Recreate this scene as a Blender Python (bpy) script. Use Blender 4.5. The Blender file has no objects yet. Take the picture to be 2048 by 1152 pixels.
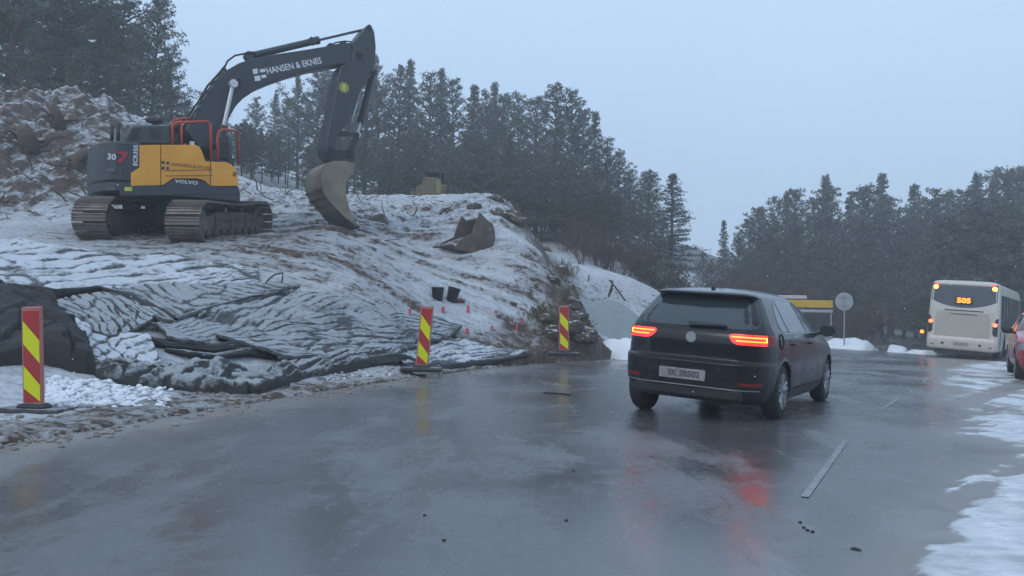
import bpy, math, random
import numpy as np
from mathutils import Vector, Matrix, noise as mnoise
C = bpy.context.scene.collection
PI = math.pi
def R(a): return math.radians(a)
# ---------------------------------------------------------------- camera
F_PX = 1650.0; PITCH = R(1.875); ROLL = R(0.95); CAM_LOC = Vector((0, 0, 1.22))
cam_d = bpy.data.cameras.new('camera'); cam = bpy.data.objects.new('camera', cam_d); C.objects.link(cam)
cam_d.sensor_width = 36.0; cam_d.lens = F_PX / 2048 * 36.0; cam_d.clip_start = 0.1; cam_d.clip_end = 2000
CAM_R = (Matrix.Rotation(R(90) + PITCH, 4, 'X') @ Matrix.Rotation(ROLL, 4, 'Z'))
cam.matrix_world = Matrix.Translation(CAM_LOC) @ CAM_R
bpy.context.scene.camera = cam
# ---------------------------------------------------------------- sky, sun, exposure
SUN_EL, SUN_AZ = R(38), R(215)
w = bpy.data.worlds.new('World'); bpy.context.scene.world = w; w.use_nodes = True
nt = w.node_tree; nt.nodes.clear()
out = nt.nodes.new('ShaderNodeOutputWorld'); bg = nt.nodes.new('ShaderNodeBackground')
sky = nt.nodes.new('ShaderNodeTexSky'); sky.sky_type = 'NISHITA'; sky.sun_disc = False
sky.sun_elevation = SUN_EL; sky.sun_rotation = SUN_AZ; sky.air_density = 1.0; sky.dust_density = 2.0
sc = nt.nodes.new('ShaderNodeVectorMath'); sc.operation = 'SCALE'; sc.inputs['Scale'].default_value = 0.08
nt.links.new(sky.outputs[0], sc.inputs[0])
tc = nt.nodes.new('ShaderNodeTexCoord'); sep = nt.nodes.new('ShaderNodeSeparateXYZ')
nt.links.new(tc.outputs['Generated'], sep.inputs[0])
cr = nt.nodes.new('ShaderNodeValToRGB')
cr.color_ramp.elements[0].position = 0.0; cr.color_ramp.elements[0].color = (0.335, 0.465, 0.635, 1)
cr.color_ramp.elements[1].position = 0.6; cr.color_ramp.elements[1].color = (0.42, 0.56, 0.74, 1)
nt.links.new(sep.outputs['Z'], cr.inputs[0])
nz = nt.nodes.new('ShaderNodeTexNoise'); nz.inputs['Scale'].default_value = 2.2; nz.inputs['Detail'].default_value = 3
nt.links.new(tc.outputs['Generated'], nz.inputs['Vector'])
mr = nt.nodes.new('ShaderNodeMapRange'); mr.inputs[3].default_value = 0.93; mr.inputs[4].default_value = 1.07
nt.links.new(nz.outputs[0], mr.inputs[0])
ml = nt.nodes.new('ShaderNodeVectorMath'); ml.operation = 'SCALE'
nt.links.new(cr.outputs[0], ml.inputs[0]); nt.links.new(mr.outputs[0], ml.inputs['Scale'])
mx = nt.nodes.new('ShaderNodeMix'); mx.data_type = 'RGBA'; mx.inputs[0].default_value = 0.88
nt.links.new(sc.outputs[0], mx.inputs[6]); nt.links.new(ml.outputs[0], mx.inputs[7])
nt.links.new(mx.outputs[2], bg.inputs[0]); bg.inputs[1].default_value = 1.0
nt.links.new(bg.outputs[0], out.inputs[0])
sd = bpy.data.lights.new('sun', 'SUN'); so = bpy.data.objects.new('sun', sd); C.objects.link(so)
sd.energy = 0.5; sd.angle = R(25); sd.color = (1.0, 0.96, 0.92)
so.rotation_euler = (R(90) - SUN_EL, 0, PI - SUN_AZ)
vs = bpy.context.scene.view_settings
vs.view_transform = 'Standard'; vs.look = 'None'; vs.exposure = 0.76; vs.gamma = 1.0; vs.use_curve_mapping = False

# ---------------------------------------------------------------- helpers
def ray(px, py):
    d = CAM_R.to_3x3() @ Vector(((px - 1024) / F_PX, -(py - 576) / F_PX, -1.0)); return d
def at(px, py, Y):
    d = ray(px, py); return CAM_LOC + d * (Y / d.y)
def hash2(ix, iy, s):
    n = (ix.astype(np.int64) * 374761393 + iy.astype(np.int64) * 668265263 + s * 1442695041) & 0x7fffffff
    n = ((n ^ (n >> 13)) * 1274126177) & 0x7fffffff
    n = (n ^ (n >> 16)) & 0x7fffffff
    return (n % 100003) / 50001.5 - 1.0
def vnoise(x, y, s=0):
    x = np.asarray(x, float); y = np.asarray(y, float)
    ix = np.floor(x); iy = np.floor(y); fx = x - ix; fy = y - iy
    fx = fx * fx * (3 - 2 * fx); fy = fy * fy * (3 - 2 * fy)
    a = hash2(ix, iy, s); b = hash2(ix + 1, iy, s); c = hash2(ix, iy + 1, s); d = hash2(ix + 1, iy + 1, s)
    return (a * (1 - fx) + b * fx) * (1 - fy) + (c * (1 - fx) + d * fx) * fy
def fbm(x, y, s=0, o=4):
    t = 0; a = 1.0; k = 1.0
    for i in range(o):
        t = t + a * vnoise(np.asarray(x) * k + 7.3 * i, np.asarray(y) * k - 3.1 * i, s + i); a *= 0.5; k *= 2.03
    return t
def sstep(a, b, x):
    t = np.clip((np.asarray(x, float) - a) / (b - a), 0, 1); return t * t * (3 - 2 * t)
def tag(o, label=None, cat=None, group=None, kind=None):
    if label: o['label'] = label
    if cat: o['category'] = cat
    if group: o['group'] = group
    if kind: o['kind'] = kind
    return o
def thing(name, loc, label, cat, group=None, rz=0.0):
    o = bpy.data.objects.new(name, None); C.objects.link(o); o.empty_display_size = 0.2
    o.location = loc; o.rotation_euler = (0, 0, rz); return tag(o, label, cat, group)
class MB:
    """collects shapes; build() links them as one mesh object"""
    def __init__(s, M=None): s.v = []; s.f = []; s.mi = []; s.M = M; s.cur = 0; s.sm = []; s.smooth = False
    def add(s, vs, fs):
        b = len(s.v)
        if s.M is not None: vs = [s.M @ Vector(p) for p in vs]
        s.v += [tuple(p) for p in vs]; s.f += [tuple(b + i for i in f) for f in fs]
        s.mi += [s.cur] * len(fs); s.sm += [s.smooth] * len(fs); return s
    def box(s, c, d, rot=None, bev=0.0):
        hx, hy, hz = d[0] / 2, d[1] / 2, d[2] / 2
        if bev <= 0:
            vs = [(x, y, z) for x in (-hx, hx) for y in (-hy, hy) for z in (-hz, hz)]
            fs = [(0, 1, 3, 2), (4, 6, 7, 5), (0, 4, 5, 1), (2, 3, 7, 6), (0, 2, 6, 4), (1, 5, 7, 3)]
        else:
            vs = []; fs = []; b = min(bev, hx * .9, hy * .9, hz * .9)
            ring = [(-hx + b, -hy), (hx - b, -hy), (hx, -hy + b), (hx, hy - b), (hx - b, hy), (-hx + b, hy), (-hx, hy - b), (-hx, -hy + b)]
            inn = [(x * (hx - b) / hx, y * (hy - b) / hy) for x, y in ring]
            for rr, z in ((inn, -hz), (ring, -hz + b), (ring, hz - b), (inn, hz)): vs += [(x, y, z) for x, y in rr]
            for k in range(3):
                for i in range(8): j = (i + 1) % 8; fs.append((k * 8 + i, k * 8 + j, k * 8 + 8 + j, k * 8 + 8 + i))
            fs.append(tuple(range(7, -1, -1))); fs.append(tuple(range(24, 32)))
        m = Matrix.Translation(Vector(c)) @ (rot.to_4x4() if rot is not None else Matrix())
        return s.add([m @ Vector(p) for p in vs], fs)
    def cyl(s, p, q, r, r2=None, n=14, cap=True):
        p = Vector(p); q = Vector(q); r2 = r if r2 is None else r2; d = (q - p)
        if d.length < 1e-6: return s
        z = d.normalized(); a = z.orthogonal().normalized(); b = z.cross(a)
        vs = []; 
        for c, rr in ((p, r), (q, r2)): vs += [c + (a * math.cos(t) + b * math.sin(t)) * rr for t in [2 * PI * i / n for i in range(n)]]
        fs = [(i, (i + 1) % n, n + (i + 1) % n, n + i) for i in range(n)]
        o = s.smooth; s.smooth = True; s.add(vs, fs); s.smooth = o
        if cap: 
            s.add(vs[:n], [tuple(range(n - 1, -1, -1))]); s.add(vs[n:], [tuple(range(n))])
        return s
    def tube(s, pts, r, n=8, radii=None):
        pts = [Vector(p) for p in pts]; vs = []; m = len(pts); ref = None
        for i, p in enumerate(pts):
            t = (pts[min(i + 1, m - 1)] - pts[max(i - 1, 0)]).normalized()
            a = t.orthogonal().normalized() if ref is None else (ref - t * ref.dot(t)).normalized()
            ref = a; b = t.cross(a); rr = radii[i] if radii else r
            vs += [p + (a * math.cos(u) + b * math.sin(u)) * rr for u in [2 * PI * k / n for k in range(n)]]
        fs = [(i * n + k, i * n + (k + 1) % n, (i + 1) * n + (k + 1) % n, (i + 1) * n + k) for i in range(m - 1) for k in range(n)]
        fs += [tuple(range(n - 1, -1, -1)), tuple((m - 1) * n + k for k in range(n))]
        o = s.smooth; s.smooth = True; s.add(vs, fs); s.smooth = o; return s
    def prism(s, poly, off, bev=0.0):
        """poly: 3D outline; off: extrusion vector; optional bevelled rim"""
        poly = [Vector(p) for p in poly]; off = Vector(off); n = len(poly)
        if bev > 0:
            c = sum(poly, Vector()) / n; ln = off.length; u = off / ln
            ins = []
            for i in range(n):
                a = (poly[i] - poly[i - 1]).normalized(); b = (poly[(i + 1) % n] - poly[i]).normalized()
                nn = (a + b).normalized().cross(u); 
                if nn.dot(c - poly[i]) < 0 and False: nn = -nn
                ins.append(nn)
            area = sum((poly[i] - c).cross(poly[(i + 1) % n] - c).dot(u) for i in range(n))
            sg = -1 if area > 0 else 1
            inner = [poly[i] + ins[i] * bev * sg for i in range(n)]
            rings = [inner, [p + u * bev for p in poly], [p + off - u * bev for p in poly], [p + off for p in inner]]
        else: rings = [poly, [p + off for p in poly]]
        vs = [p for r_ in rings for p in r_]; fs = []
        for k in range(len(rings) - 1):
            for i in range(n): j = (i + 1) % n; fs.append((k * n + i, k * n + j, k * n + n + j, k * n + n + i))
        fs.append(tuple(range(n - 1, -1, -1))); fs.append(tuple((len(rings) - 1) * n + i for i in range(n)))
        return s.add(vs, fs)
    def grid(s, P):
        nu = len(P); nv = len(P[0]); vs = [p for r_ in P for p in r_]
        return s.add(vs, [(i * nv + j, i * nv + j + 1, (i + 1) * nv + j + 1, (i + 1) * nv + j) for i in range(nu - 1) for j in range(nv - 1)])
    def build(s, name, mats, parent=None, org=None, smooth=None):
        me = bpy.data.meshes.new(name)
        o3 = Vector(org) if org is not None else Vector()
        me.from_pydata([tuple(Vector(p) - o3) for p in s.v], [], s.f)
        if not isinstance(mats, (list, tuple)): mats = [mats]
        for m in mats: me.materials.append(m)
        me.polygons.foreach_set('material_index', s.mi)
        me.polygons.foreach_set('use_smooth', [bool(x) for x in s.sm] if smooth is None else [smooth] * len(s.f))
        me.update()
        import bmesh
        bm = bmesh.new(); bm.from_mesh(me); bmesh.ops.recalc_face_normals(bm, faces=bm.faces) if len(s.f) < 60000 else None
        bm.to_mesh(me); bm.free()
        ob = bpy.data.objects.new(name, me); C.objects.link(ob)
        if parent: ob.parent = parent
        return ob
def text_geo(txt, size=1.0, depth=0.004, bold=0.0):
    cu = bpy.data.curves.new('t', 'FONT'); cu.body = txt; cu.size = size; cu.extrude = depth; cu.offset = bold; cu.align_x = 'CENTER'; cu.align_y = 'CENTER'
    cu.resolution_u = 3
    ob = bpy.data.objects.new('t', cu); C.objects.link(ob); dg = bpy.context.evaluated_depsgraph_get(); dg.update()
    me = bpy.data.meshes.new_from_object(ob.evaluated_get(dg))
    vs = [v.co.copy() for v in me.vertices]; fs = [tuple(p.vertices) for p in me.polygons]
    bpy.data.objects.remove(ob); bpy.data.curves.remove(cu); bpy.data.meshes.remove(me); return vs, fs
def frame(o, x, y):
    """matrix whose x,y axes are given and z = x cross y"""
    x = Vector(x).normalized(); y = Vector(y); y = (y - x * y.dot(x)).normalized(); z = x.cross(y)
    m = Matrix((x, y, z)).transposed().to_4x4(); m.translation = Vector(o); return m
# ---------------------------------------------------------------- materials
def newmat(name):
    m = bpy.data.materials.new(name); m.use_nodes = True; n = m.node_tree; n.nodes.clear()
    o = n.nodes.new('ShaderNodeOutputMaterial'); b = n.nodes.new('ShaderNodeBsdfPrincipled'); n.links.new(b.outputs[0], o.inputs[0])
    return m, n, b
def c4(c): return (c[0], c[1], c[2], 1)
def NZ(n, scale, detail=4, rough=0.55, vec=None, dist=0.0):
    x = n.nodes.new('ShaderNodeTexNoise'); x.inputs['Scale'].default_value = scale; x.inputs['Detail'].default_value = detail
    x.inputs['Roughness'].default_value = rough; x.inputs['Distortion'].default_value = dist
    if vec is not None: n.links.new(vec, x.inputs['Vector'])
    return x.outputs[0]
def MIX(n, f, a, b):
    x = n.nodes.new('ShaderNodeMix'); x.data_type = 'RGBA'
    for i, v in ((0, f), (6, a), (7, b)):
        if isinstance(v, (int, float)): x.inputs[i].default_value = v
        elif isinstance(v, (tuple, list)): x.inputs[i].default_value = c4(v)
        else: n.links.new(v, x.inputs[i])
    return x.outputs[2]
def MR(n, v, a, b, c=0.0, d=1.0, smooth=False):
    x = n.nodes.new('ShaderNodeMapRange'); x.inputs[1].default_value = a; x.inputs[2].default_value = b; x.inputs[3].default_value = c; x.inputs[4].default_value = d
    if smooth: x.interpolation_type = 'SMOOTHSTEP'
    n.links.new(v, x.inputs[0]); return x.outputs[0]
def MA(n, op, a, b=0.0):
    x = n.nodes.new('ShaderNodeMath'); x.operation = op
    for i, v in ((0, a), (1, b)):
        if isinstance(v, (int, float)): x.inputs[i].default_value = v
        else: n.links.new(v, x.inputs[i])
    return x.outputs[0]
def OBJV(n, sc=(1, 1, 1)):
    t = n.nodes.new('ShaderNodeTexCoord'); m = n.nodes.new('ShaderNodeMapping'); m.inputs['Scale'].default_value = sc
    n.links.new(t.outputs['Object'], m.inputs[0]); return m.outputs[0]
def BUMP(n, b, h, strength=0.3, dist=0.01):
    x = n.nodes.new('ShaderNodeBump'); x.inputs['Strength'].default_value = strength; x.inputs['Distance'].default_value = dist
    n.links.new(h, x.inputs['Height']); n.links.new(x.outputs[0], b.inputs['Normal'])
def mat(name, col, rough=0.5, metal=0.0, dirt=None, dirt_amt=0.35, scale=3.0, bump=0.0, coat=0.0, bscale=40, emit=None, es=0.0, snow=0.0):
    m, n, b = newmat(name); v = OBJV(n); nz = NZ(n, scale, 6, 0.62, v); dk = dirt or tuple(c * 0.6 for c in col)
    cc = MIX(n, MR(n, nz, 0.42, 0.72, 0, dirt_amt), col, dk)
    if snow > 0:
        g = n.nodes.new('ShaderNodeNewGeometry'); s = n.nodes.new('ShaderNodeSeparateXYZ'); n.links.new(g.outputs['Normal'], s.inputs[0])
        k = MA(n, 'ADD', s.outputs['Z'], MR(n, NZ(n, 9, 4, 0.6, v), 0.3, 0.7, -0.5, 0.3))
        cc = MIX(n, MR(n, k, 0.75, 0.95, 0, snow), cc, (0.72, 0.76, 0.82))
    n.links.new(cc, b.inputs['Base Color'])
    n.links.new(MR(n, nz, 0.35, 0.75, rough, min(1, rough + 0.25)), b.inputs['Roughness'])
    b.inputs['Metallic'].default_value = metal; b.inputs['Coat Weight'].default_value = coat
    if bump > 0: BUMP(n, b, NZ(n, bscale, 4, 0.6, v), bump, 0.01)
    if emit: b.inputs['Emission Color'].default_value = c4(emit); b.inputs['Emission Strength'].default_value = es
    return m
# ================================================================ THE SETTING
def bank(x, y):
    """the cross-fall of the road: it drops a little towards the bus"""
    x = np.asarray(x, float); y = np.asarray(y, float)
    return -0.30 * sstep(11, 21, x) * sstep(22, 34, y)
# ---- height field of the slope, its mound, the snow bank and the wooded hill
TOE = [(-6.2, -2), (-5.2, 3), (-4.55, 7.0), (-4.15, 8.4), (-3.05, 12.2), (-1.75, 15.8), (-0.15, 19.6), (3.3, 24.4), (8.5, 31.6), (12.6, 37.2), (17.0, 43.4), (22.5, 51), (34, 66), (60, 100)]
ctrl = []
def cp(px, py, Y): p = at(px, py, Y); ctrl.append((p.x, p.y, p.z))
for i, (x, y) in enumerate(TOE):
    if y > 70: continue
    bz = float(bank(x, y)); ctrl.append((x, y, 0.01 + bz)); 
    ctrl.append((x + 2.2, y - 1.4, -0.6 + bz)); 
for a in [(55, 815, 9.9), (250, 800, 10.6), (120, 745, 11.3), (0, 620, 13.2), (150, 610, 14.8), (300, 600, 16), (200, 690, 12.8), (350, 690, 13.2),
          (500, 590, 17), (500, 700, 14.3), (480, 762, 13.1), (700, 560, 18.5), (700, 650, 16.8), (690, 740, 15.2),
          (0, 510, 17.5), (-120, 500, 17.5), (0, 450, 20), (150, 482, 19), (400, 497, 18.5), (600, 480, 20.5), (340, 470, 20.5), (540, 470, 23.4), (250, 440, 22.8),
          (850, 600, 20.5), (850, 690, 18), (850, 735, 17.3), (850, 500, 24), (850, 430, 27.5), (860, 392, 30.5), (1000, 500, 24), (1000, 600, 22), (1000, 690, 20.2),
          (1020, 404, 28.5), (1075, 500, 24.3), (1080, 600, 22.7), (1100, 702, 21.2), (700, 402, 27.5), (550, 390, 27.5), (600, 430, 24.5), (700, 470, 22.5),
          (250, 422, 24.2), (0, 424, 23.6), (-150, 420, 23.6), (0, 186, 29), (90, 183, 29.3), (170, 195, 29), (240, 235, 29), (310, 290, 28.8), (400, 365, 28.4), (-160, 190, 29), (130, 300, 26.4), (20, 300, 26.4),
          (1205, 690, 26.5), (1230, 640, 30), (1200, 552, 33), (1270, 560, 34.5), (1330, 592, 37), (1300, 650, 31), (1400, 640, 42)]: cp(*a)
for a in [(1.75, 28.6, 2.3), (2.35, 26.5, 1.1), (2.75, 25.0, 0.5), (2.85, 24.3, 0.2), (3.6, 26.5, .45), (4.6, 28, .4), (3.2, 28.5, .9), (3.0, 31, 2.0), (2.5, 35, 3.4), (-2, 33.5, 5.3), (-10, 34, 6.2), (-20, 34, 8.6), (-32, 36, 9.5), (-20, 44, 9.8), (-35, 50, 12.5), (-8, 44, 6.4), (0, 44, 5.2),
          (6, 44, 4.6), (9, 50, 4.3), (3, 60, 6.5), (-10, 62, 9), (-30, 70, 15), (12, 60, 3.4), (15, 55, 1.6), (14, 49, 1.2), (18, 62, 1.6), (20, 75, 2.2), (30, 80, 2.0), (45, 95, 3), (10, 90, 7), (-20, 100, 16), (-50, 90, 20), (70, 120, 4), (-45, 30, 10), (-30, 20, 6), (-30, 10, 4), (-16, 9, 2.5), (-12, 7, 1.2), (-10, 3, .5), (40, 120, 6), (0, 120, 12)]: ctrl.append(a)
ctrl = np.array(ctrl); XC = ctrl[:, :2] / 10.0
def _phi(a, b):
    r = np.sqrt(((a[:, None, :] - b[None, :, :]) ** 2).sum(-1)) + 1e-9; return r * r * np.log(r)
_n = len(XC); A = np.zeros((_n + 3, _n + 3)); A[:_n, :_n] = _phi(XC, XC) + np.eye(_n) * 0.004; A[:_n, _n] = 1; A[:_n, _n + 1:] = XC; A[_n:, :_n] = A[:_n, _n:].T
_b = np.zeros(_n + 3); _b[:_n] = ctrl[:, 2]; WTS = np.linalg.solve(A, _b)
def toe_d(x, y):
    """signed distance to the left road edge: positive on the slope side"""
    x = np.asarray(x, float); y = np.asarray(y, float); best = np.full(x.shape, 1e9); sg = np.ones(x.shape)
    for (x0, y0), (x1, y1) in zip(TOE[:-1], TOE[1:]):
        dx, dy = x1 - x0, y1 - y0; t = np.clip(((x - x0) * dx + (y - y0) * dy) / (dx * dx + dy * dy), 0, 1)
        ex = x - x0 - t * dx; ey = y - y0 - t * dy; d = np.hypot(ex, ey); s = np.where(dx * ey - dy * ex > 0, 1, -1); m = d < best
        best = np.where(m, d, best); sg = np.where(m, s, sg)
    return best * sg
def H(x, y):
    x = np.atleast_1d(np.asarray(x, float)).ravel(); y = np.atleast_1d(np.asarray(y, float)).ravel(); o = np.empty(len(x))
    for i in range(0, len(x), 20000):
        q = np.stack([x[i:i + 20000], y[i:i + 20000]], 1) / 10.0
        o[i:i + 20000] = _phi(q, XC) @ WTS[:_n] + WTS[_n] + q @ WTS[_n + 1:]
    d = toe_d(x, y); o = np.where(d < 0, np.minimum(o, bank(x, y) - 0.03 + d * 0.3), np.maximum(o, bank(x, y) + 0.02 + 0.03 * np.minimum(d, 1)))
    return o
def hz(x, y): return float(H([x], [y])[0])
def hit(px, py, y0=6.0, y1=75.0):
    d = ray(px, py); Y = np.arange(y0, y1, 0.04); X = CAM_LOC.x + d.x * Y / d.y; Z = CAM_LOC.z + d.z * Y / d.y
    g = np.maximum(H(X, Y), bank(X, Y)); k = np.nonzero(Z < g)[0]
    i = k[0] if len(k) else len(Y) - 1
    return Vector((X[i], Y[i], g[i]))
def soft(x, y, cx, cy, rx, ry): return np.exp(-(((x - cx) / rx) ** 2 + ((y - cy) / ry) ** 2))
def detail(x, y):
    """roughness of the slope: brush and clods on the mound, folds in the covers"""
    d = toe_d(x, y)
    mound = np.clip(soft(x, y, -16, 27.5, 6.5, 3.8) * 1.6, 0, 1)
    crest = np.clip(soft(x, y, -6.5, 27, 7, 2.6) * 1.3, 0, 1) * (1 - mound)
    cover = np.clip(soft(x, y, -2.0, 22.5, 5.5, 5.0) * 1.4, 0, 1)
    z = mound * (-0.28 + 0.38 * fbm(x * .8, y * .8, 5, 3) + 0.22 * np.abs(fbm(x * 2.6, y * 2.6, 9, 3)))
    z = z + crest * 0.16 * np.abs(fbm(x * 2.2, y * 2.2, 21, 4))
    fold = 1 - np.abs(vnoise(x * .55 + 1.5 * vnoise(x * .3, y * .3, 3), y * 2.4 + 2.0 * vnoise(x * .35, y * .35, 4), 31)) * 2
    z = z + cover * 0.085 * np.clip(fold, -1, 1) + 0.03 * fbm(x * 1.6, y * 1.6, 41, 4)
    cl = sstep(0.0, 0.8, x - (0.2 + (29 - y) * 0.27)) * sstep(0.35, -0.15, x - (1.0 + (29 - y) * 0.27)) * sstep(20.5, 23, y) * sstep(32, 29, y)
    z = z + cl * 0.30 * fbm(x * 1.8, y * 1.8, 51, 4)
    z = z * sstep(0.0, 1.2, d)
    verge = sstep(-0.2, 0.1, d) * sstep(1.5, 0.35, d + .5 * vnoise(x * .9, y * .9, 66))
    z = z + verge * 0.05 * np.abs(fbm(x * 6, y * 6, 61, 3))
    return z, mound, crest, cl, verge, d
xs = np.concatenate([np.arange(-75, -18, 1.5), np.arange(-18, 5, 0.075), np.arange(5, 20, 0.3), np.arange(20, 92, 1.5)])
ys = np.concatenate([np.arange(-4, 6.5, 0.5), np.arange(6.5, 31, 0.075), np.arange(31, 50, 0.3), np.arange(50, 130, 2.0)])
GX, GY = np.meshgrid(xs, ys); gx = GX.ravel(); gy = GY.ravel()
dz, m_mound, m_crest, m_cl, m_verge, m_d = detail(gx, gy)
gz = H(gx, gy) + dz
nu, nv = len(ys), len(xs)
idx = (np.arange(nu - 1)[:, None] * nv + np.arange(nv - 1)[None, :]).ravel()
keep = (m_d[idx] > -1.2); idx = idx[keep]
fc = np.stack([idx, idx + 1, idx + nv + 1, idx + nv], 1)
me = bpy.data.meshes.new('hillside'); me.from_pydata(np.stack([gx, gy, gz], 1).tolist(), [], fc.tolist())
me.polygons.foreach_set('use_smooth', [True] * len(fc))
at_s = me.attributes.new('brush', 'FLOAT', 'POINT'); at_s.data.foreach_set('value', np.clip(m_mound + 0.9 * m_crest, 0, 1).astype(np.float32))
at_c = me.attributes.new('rock', 'FLOAT', 'POINT'); at_c.data.foreach_set('value', np.clip(m_cl, 0, 1).astype(np.float32))
forest = sstep(30, 36, gy) * sstep(15, 5, np.abs(gx - 0) - 60)
at_v = me.attributes.new('verge', 'FLOAT', 'POINT'); at_v.data.foreach_set('value', np.clip(m_verge, 0, 1).astype(np.float32))
at_f = me.attributes.new('wood', 'FLOAT', 'POINT'); at_f.data.foreach_set('value', np.clip(sstep(35, 42, gy), 0, 1).astype(np.float32))
pk = np.clip(soft(gx, gy, -7.6, 20.3, 4.2, 2.6) * 1.1 + 0.5 * soft(gx, gy, -3.5, 24, 4, 2), 0, 1)
at_q = me.attributes.new('covered', 'FLOAT', 'POINT'); at_q.data.foreach_set('value', soft(gx, gy, .2, 21.8, 3.2, 3.2).astype(np.float32))
at_p = me.attributes.new('trodden', 'FLOAT', 'POINT'); at_p.data.foreach_set('value', pk.astype(np.float32))
def ATT(n, name): a = n.nodes.new('ShaderNodeAttribute'); a.attribute_name = name; return a.outputs['Fac']
m, n, b = newmat('snowy ground'); v = OBJV(n)
g = n.nodes.new('ShaderNodeNewGeometry'); s = n.nodes.new('ShaderNodeSeparateXYZ'); n.links.new(g.outputs['Normal'], s.inputs[0])
vs_ = OBJV(n, (0.5, 1.9, 1.9)); n1 = NZ(n, 2.2, 8, 0.62, vs_, 0.6); n2 = NZ(n, 7.0, 6, 0.65, v, 0.3); n3 = NZ(n, 28, 4, 0.6, v)
soil = MIX(n, MR(n, n2, 0.35, 0.65), (0.035, 0.028, 0.024), (0.15, 0.10, 0.07))
rockc = MIX(n, MR(n, n2, 0.4, 0.6), (0.04, 0.035, 0.03), (0.16, 0.14, 0.10))
red = MIX(n, MR(n, n3, 0.3, 0.7), (0.055, 0.038, 0.03), (0.14, 0.11, 0.092))
ground = MIX(n, ATT(n, 'rock'), soil, rockc); ground = MIX(n, MA(n, 'MULTIPLY', ATT(n, 'brush'), 0.75), ground, red)
snowc = MIX(n, MR(n, MA(n, 'ADD', MA(n, 'MULTIPLY', n1, .6), MA(n, 'MULTIPLY', n2, .4)), 0.42, 0.62), (0.66, 0.69, 0.73), (0.34, 0.36, 0.39))
k = MA(n, 'ADD', MR(n, s.outputs['Z'], 0.36, 0.95, -0.48, 0.38), MR(n, n1, 0.25, 0.75, -0.42, 0.42))
k = MA(n, 'ADD', k, MR(n, n2, 0.3, 0.7, -0.25, 0.25))
k = MA(n, 'SUBTRACT', k, MA(n, 'MULTIPLY', ATT(n, 'brush'), 0.04)); k = MA(n, 'SUBTRACT', k, MA(n, 'MULTIPLY', ATT(n, 'rock'), 0.50))
k = MA(n, 'SUBTRACT', k, MA(n, 'MULTIPLY', ATT(n, 'verge'), 0.50)); k = MA(n, 'SUBTRACT', k, MA(n, 'MULTIPLY', ATT(n, 'wood'), 0.35)); k = MA(n, 'SUBTRACT', k, MA(n, 'MULTIPLY', ATT(n, 'trodden'), 0.50)); k = MA(n, 'ADD', k, MA(n, 'MULTIPLY', ATT(n, 'covered'), 0.20))
n.links.new(MIX(n, MR(n, k, -0.22, 0.22, 0, 1), ground, snowc), b.inputs['Base Color']); b.inputs['Roughness'].default_value = 0.8
BUMP(n, b, MA(n, 'ADD', MA(n, 'MULTIPLY', n1, 1.6), MA(n, 'ADD', n2, MA(n, 'MULTIPLY', n3, 0.35))), 0.8, 0.09)
me.materials.append(m); o = bpy.data.objects.new('hillside', me); C.objects.link(o); tag(o, kind='structure')
M_GROUND = m
# far ground under everything
mb = MB(); mb.add([(-80, -24, -1.6), (96, -24, -1.6), (96, 158, -1.6), (-80, 158, -1.6)], [(0, 1, 2, 3)])
tag(mb.build('ground', mat('far snowy ground', (0.45, 0.48, 0.52), 0.9, dirt=(0.1, 0.09, 0.08), scale=0.05)), kind='structure')
# ---- road
EDGE = [(0.6, -3), (1.55, 2.8), (1.95, 3.9), (2.75, 5.3), (3.4, 6.6), (4.6, 8.6), (6.4, 11.5), (7.9, 14.6), (9.4, 18), (11.0, 21.3), (14.8, 26.5), (19.5, 30.5), (27, 38), (45, 60)]
def edge_d(x, y):
    x = np.asarray(x, float); y = np.asarray(y, float); best = np.full(x.shape, 1e9); sg = np.ones(x.shape)
    for (x0, y0), (x1, y1) in zip(EDGE[:-1], EDGE[1:]):
        dx, dy = x1 - x0, y1 - y0; t = np.clip(((x - x0) * dx + (y - y0) * dy) / (dx * dx + dy * dy), 0, 1)
        ex = x - x0 - t * dx; ey = y - y0 - t * dy; d = np.hypot(ex, ey); s2 = np.where(dx * ey - dy * ex > 0, -1, 1); m2 = d < best
        best = np.where(m2, d, best); sg = np.where(m2, s2, sg)
    return best * sg
def line_d(x, y, pts):
    best = np.full(np.shape(x), 1e9)
    for (x0, y0), (x1, y1) in zip(pts[:-1], pts[1:]):
        dx, dy = x1 - x0, y1 - y0; t = np.clip(((x - x0) * dx + (y - y0) * dy) / (dx * dx + dy * dy), 0, 1)
        best = np.minimum(best, np.hypot(x - x0 - t * dx, y - y0 - t * dy))
    return best
xs = np.concatenate([np.arange(-14, 0, 0.5), np.arange(0, 20, 0.1), np.arange(20, 92, 1.5)]); ys = np.concatenate([np.arange(-8, 2.5, 0.5), np.arange(2.5, 32, 0.1), np.arange(32, 110, 1.5)])
GX, GY = np.meshgrid(xs, ys); gx = GX.ravel(); gy = GY.ravel(); nv = len(xs); nu = len(ys)
dd = edge_d(gx, gy); brk = 0.55 * fbm(gx * 0.9, gy * 0.9, 71, 3) + 0.22 * fbm(gx * 3, gy * 3, 75, 3)
sn = None
def gp(px, py):
    y = 1.22 * F_PX / (py - (630 + 0.0165 * (px - 1024))); return ((px - 1024) / F_PX * y, y)
PA = [(1832, 1200), (1840, 1138), (1866, 1090), (1932, 1080), (1893, 1051), (1954, 999), (2012, 959), (2060, 940), (2400, 850), (2600, 1400), (1832, 1400)]
PB = [(1935, 868), (1985, 838), (1921, 800), (1899, 762), (1905, 742), (1960, 727), (2060, 716), (2300, 712), (2500, 960), (2048, 893)]
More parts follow.
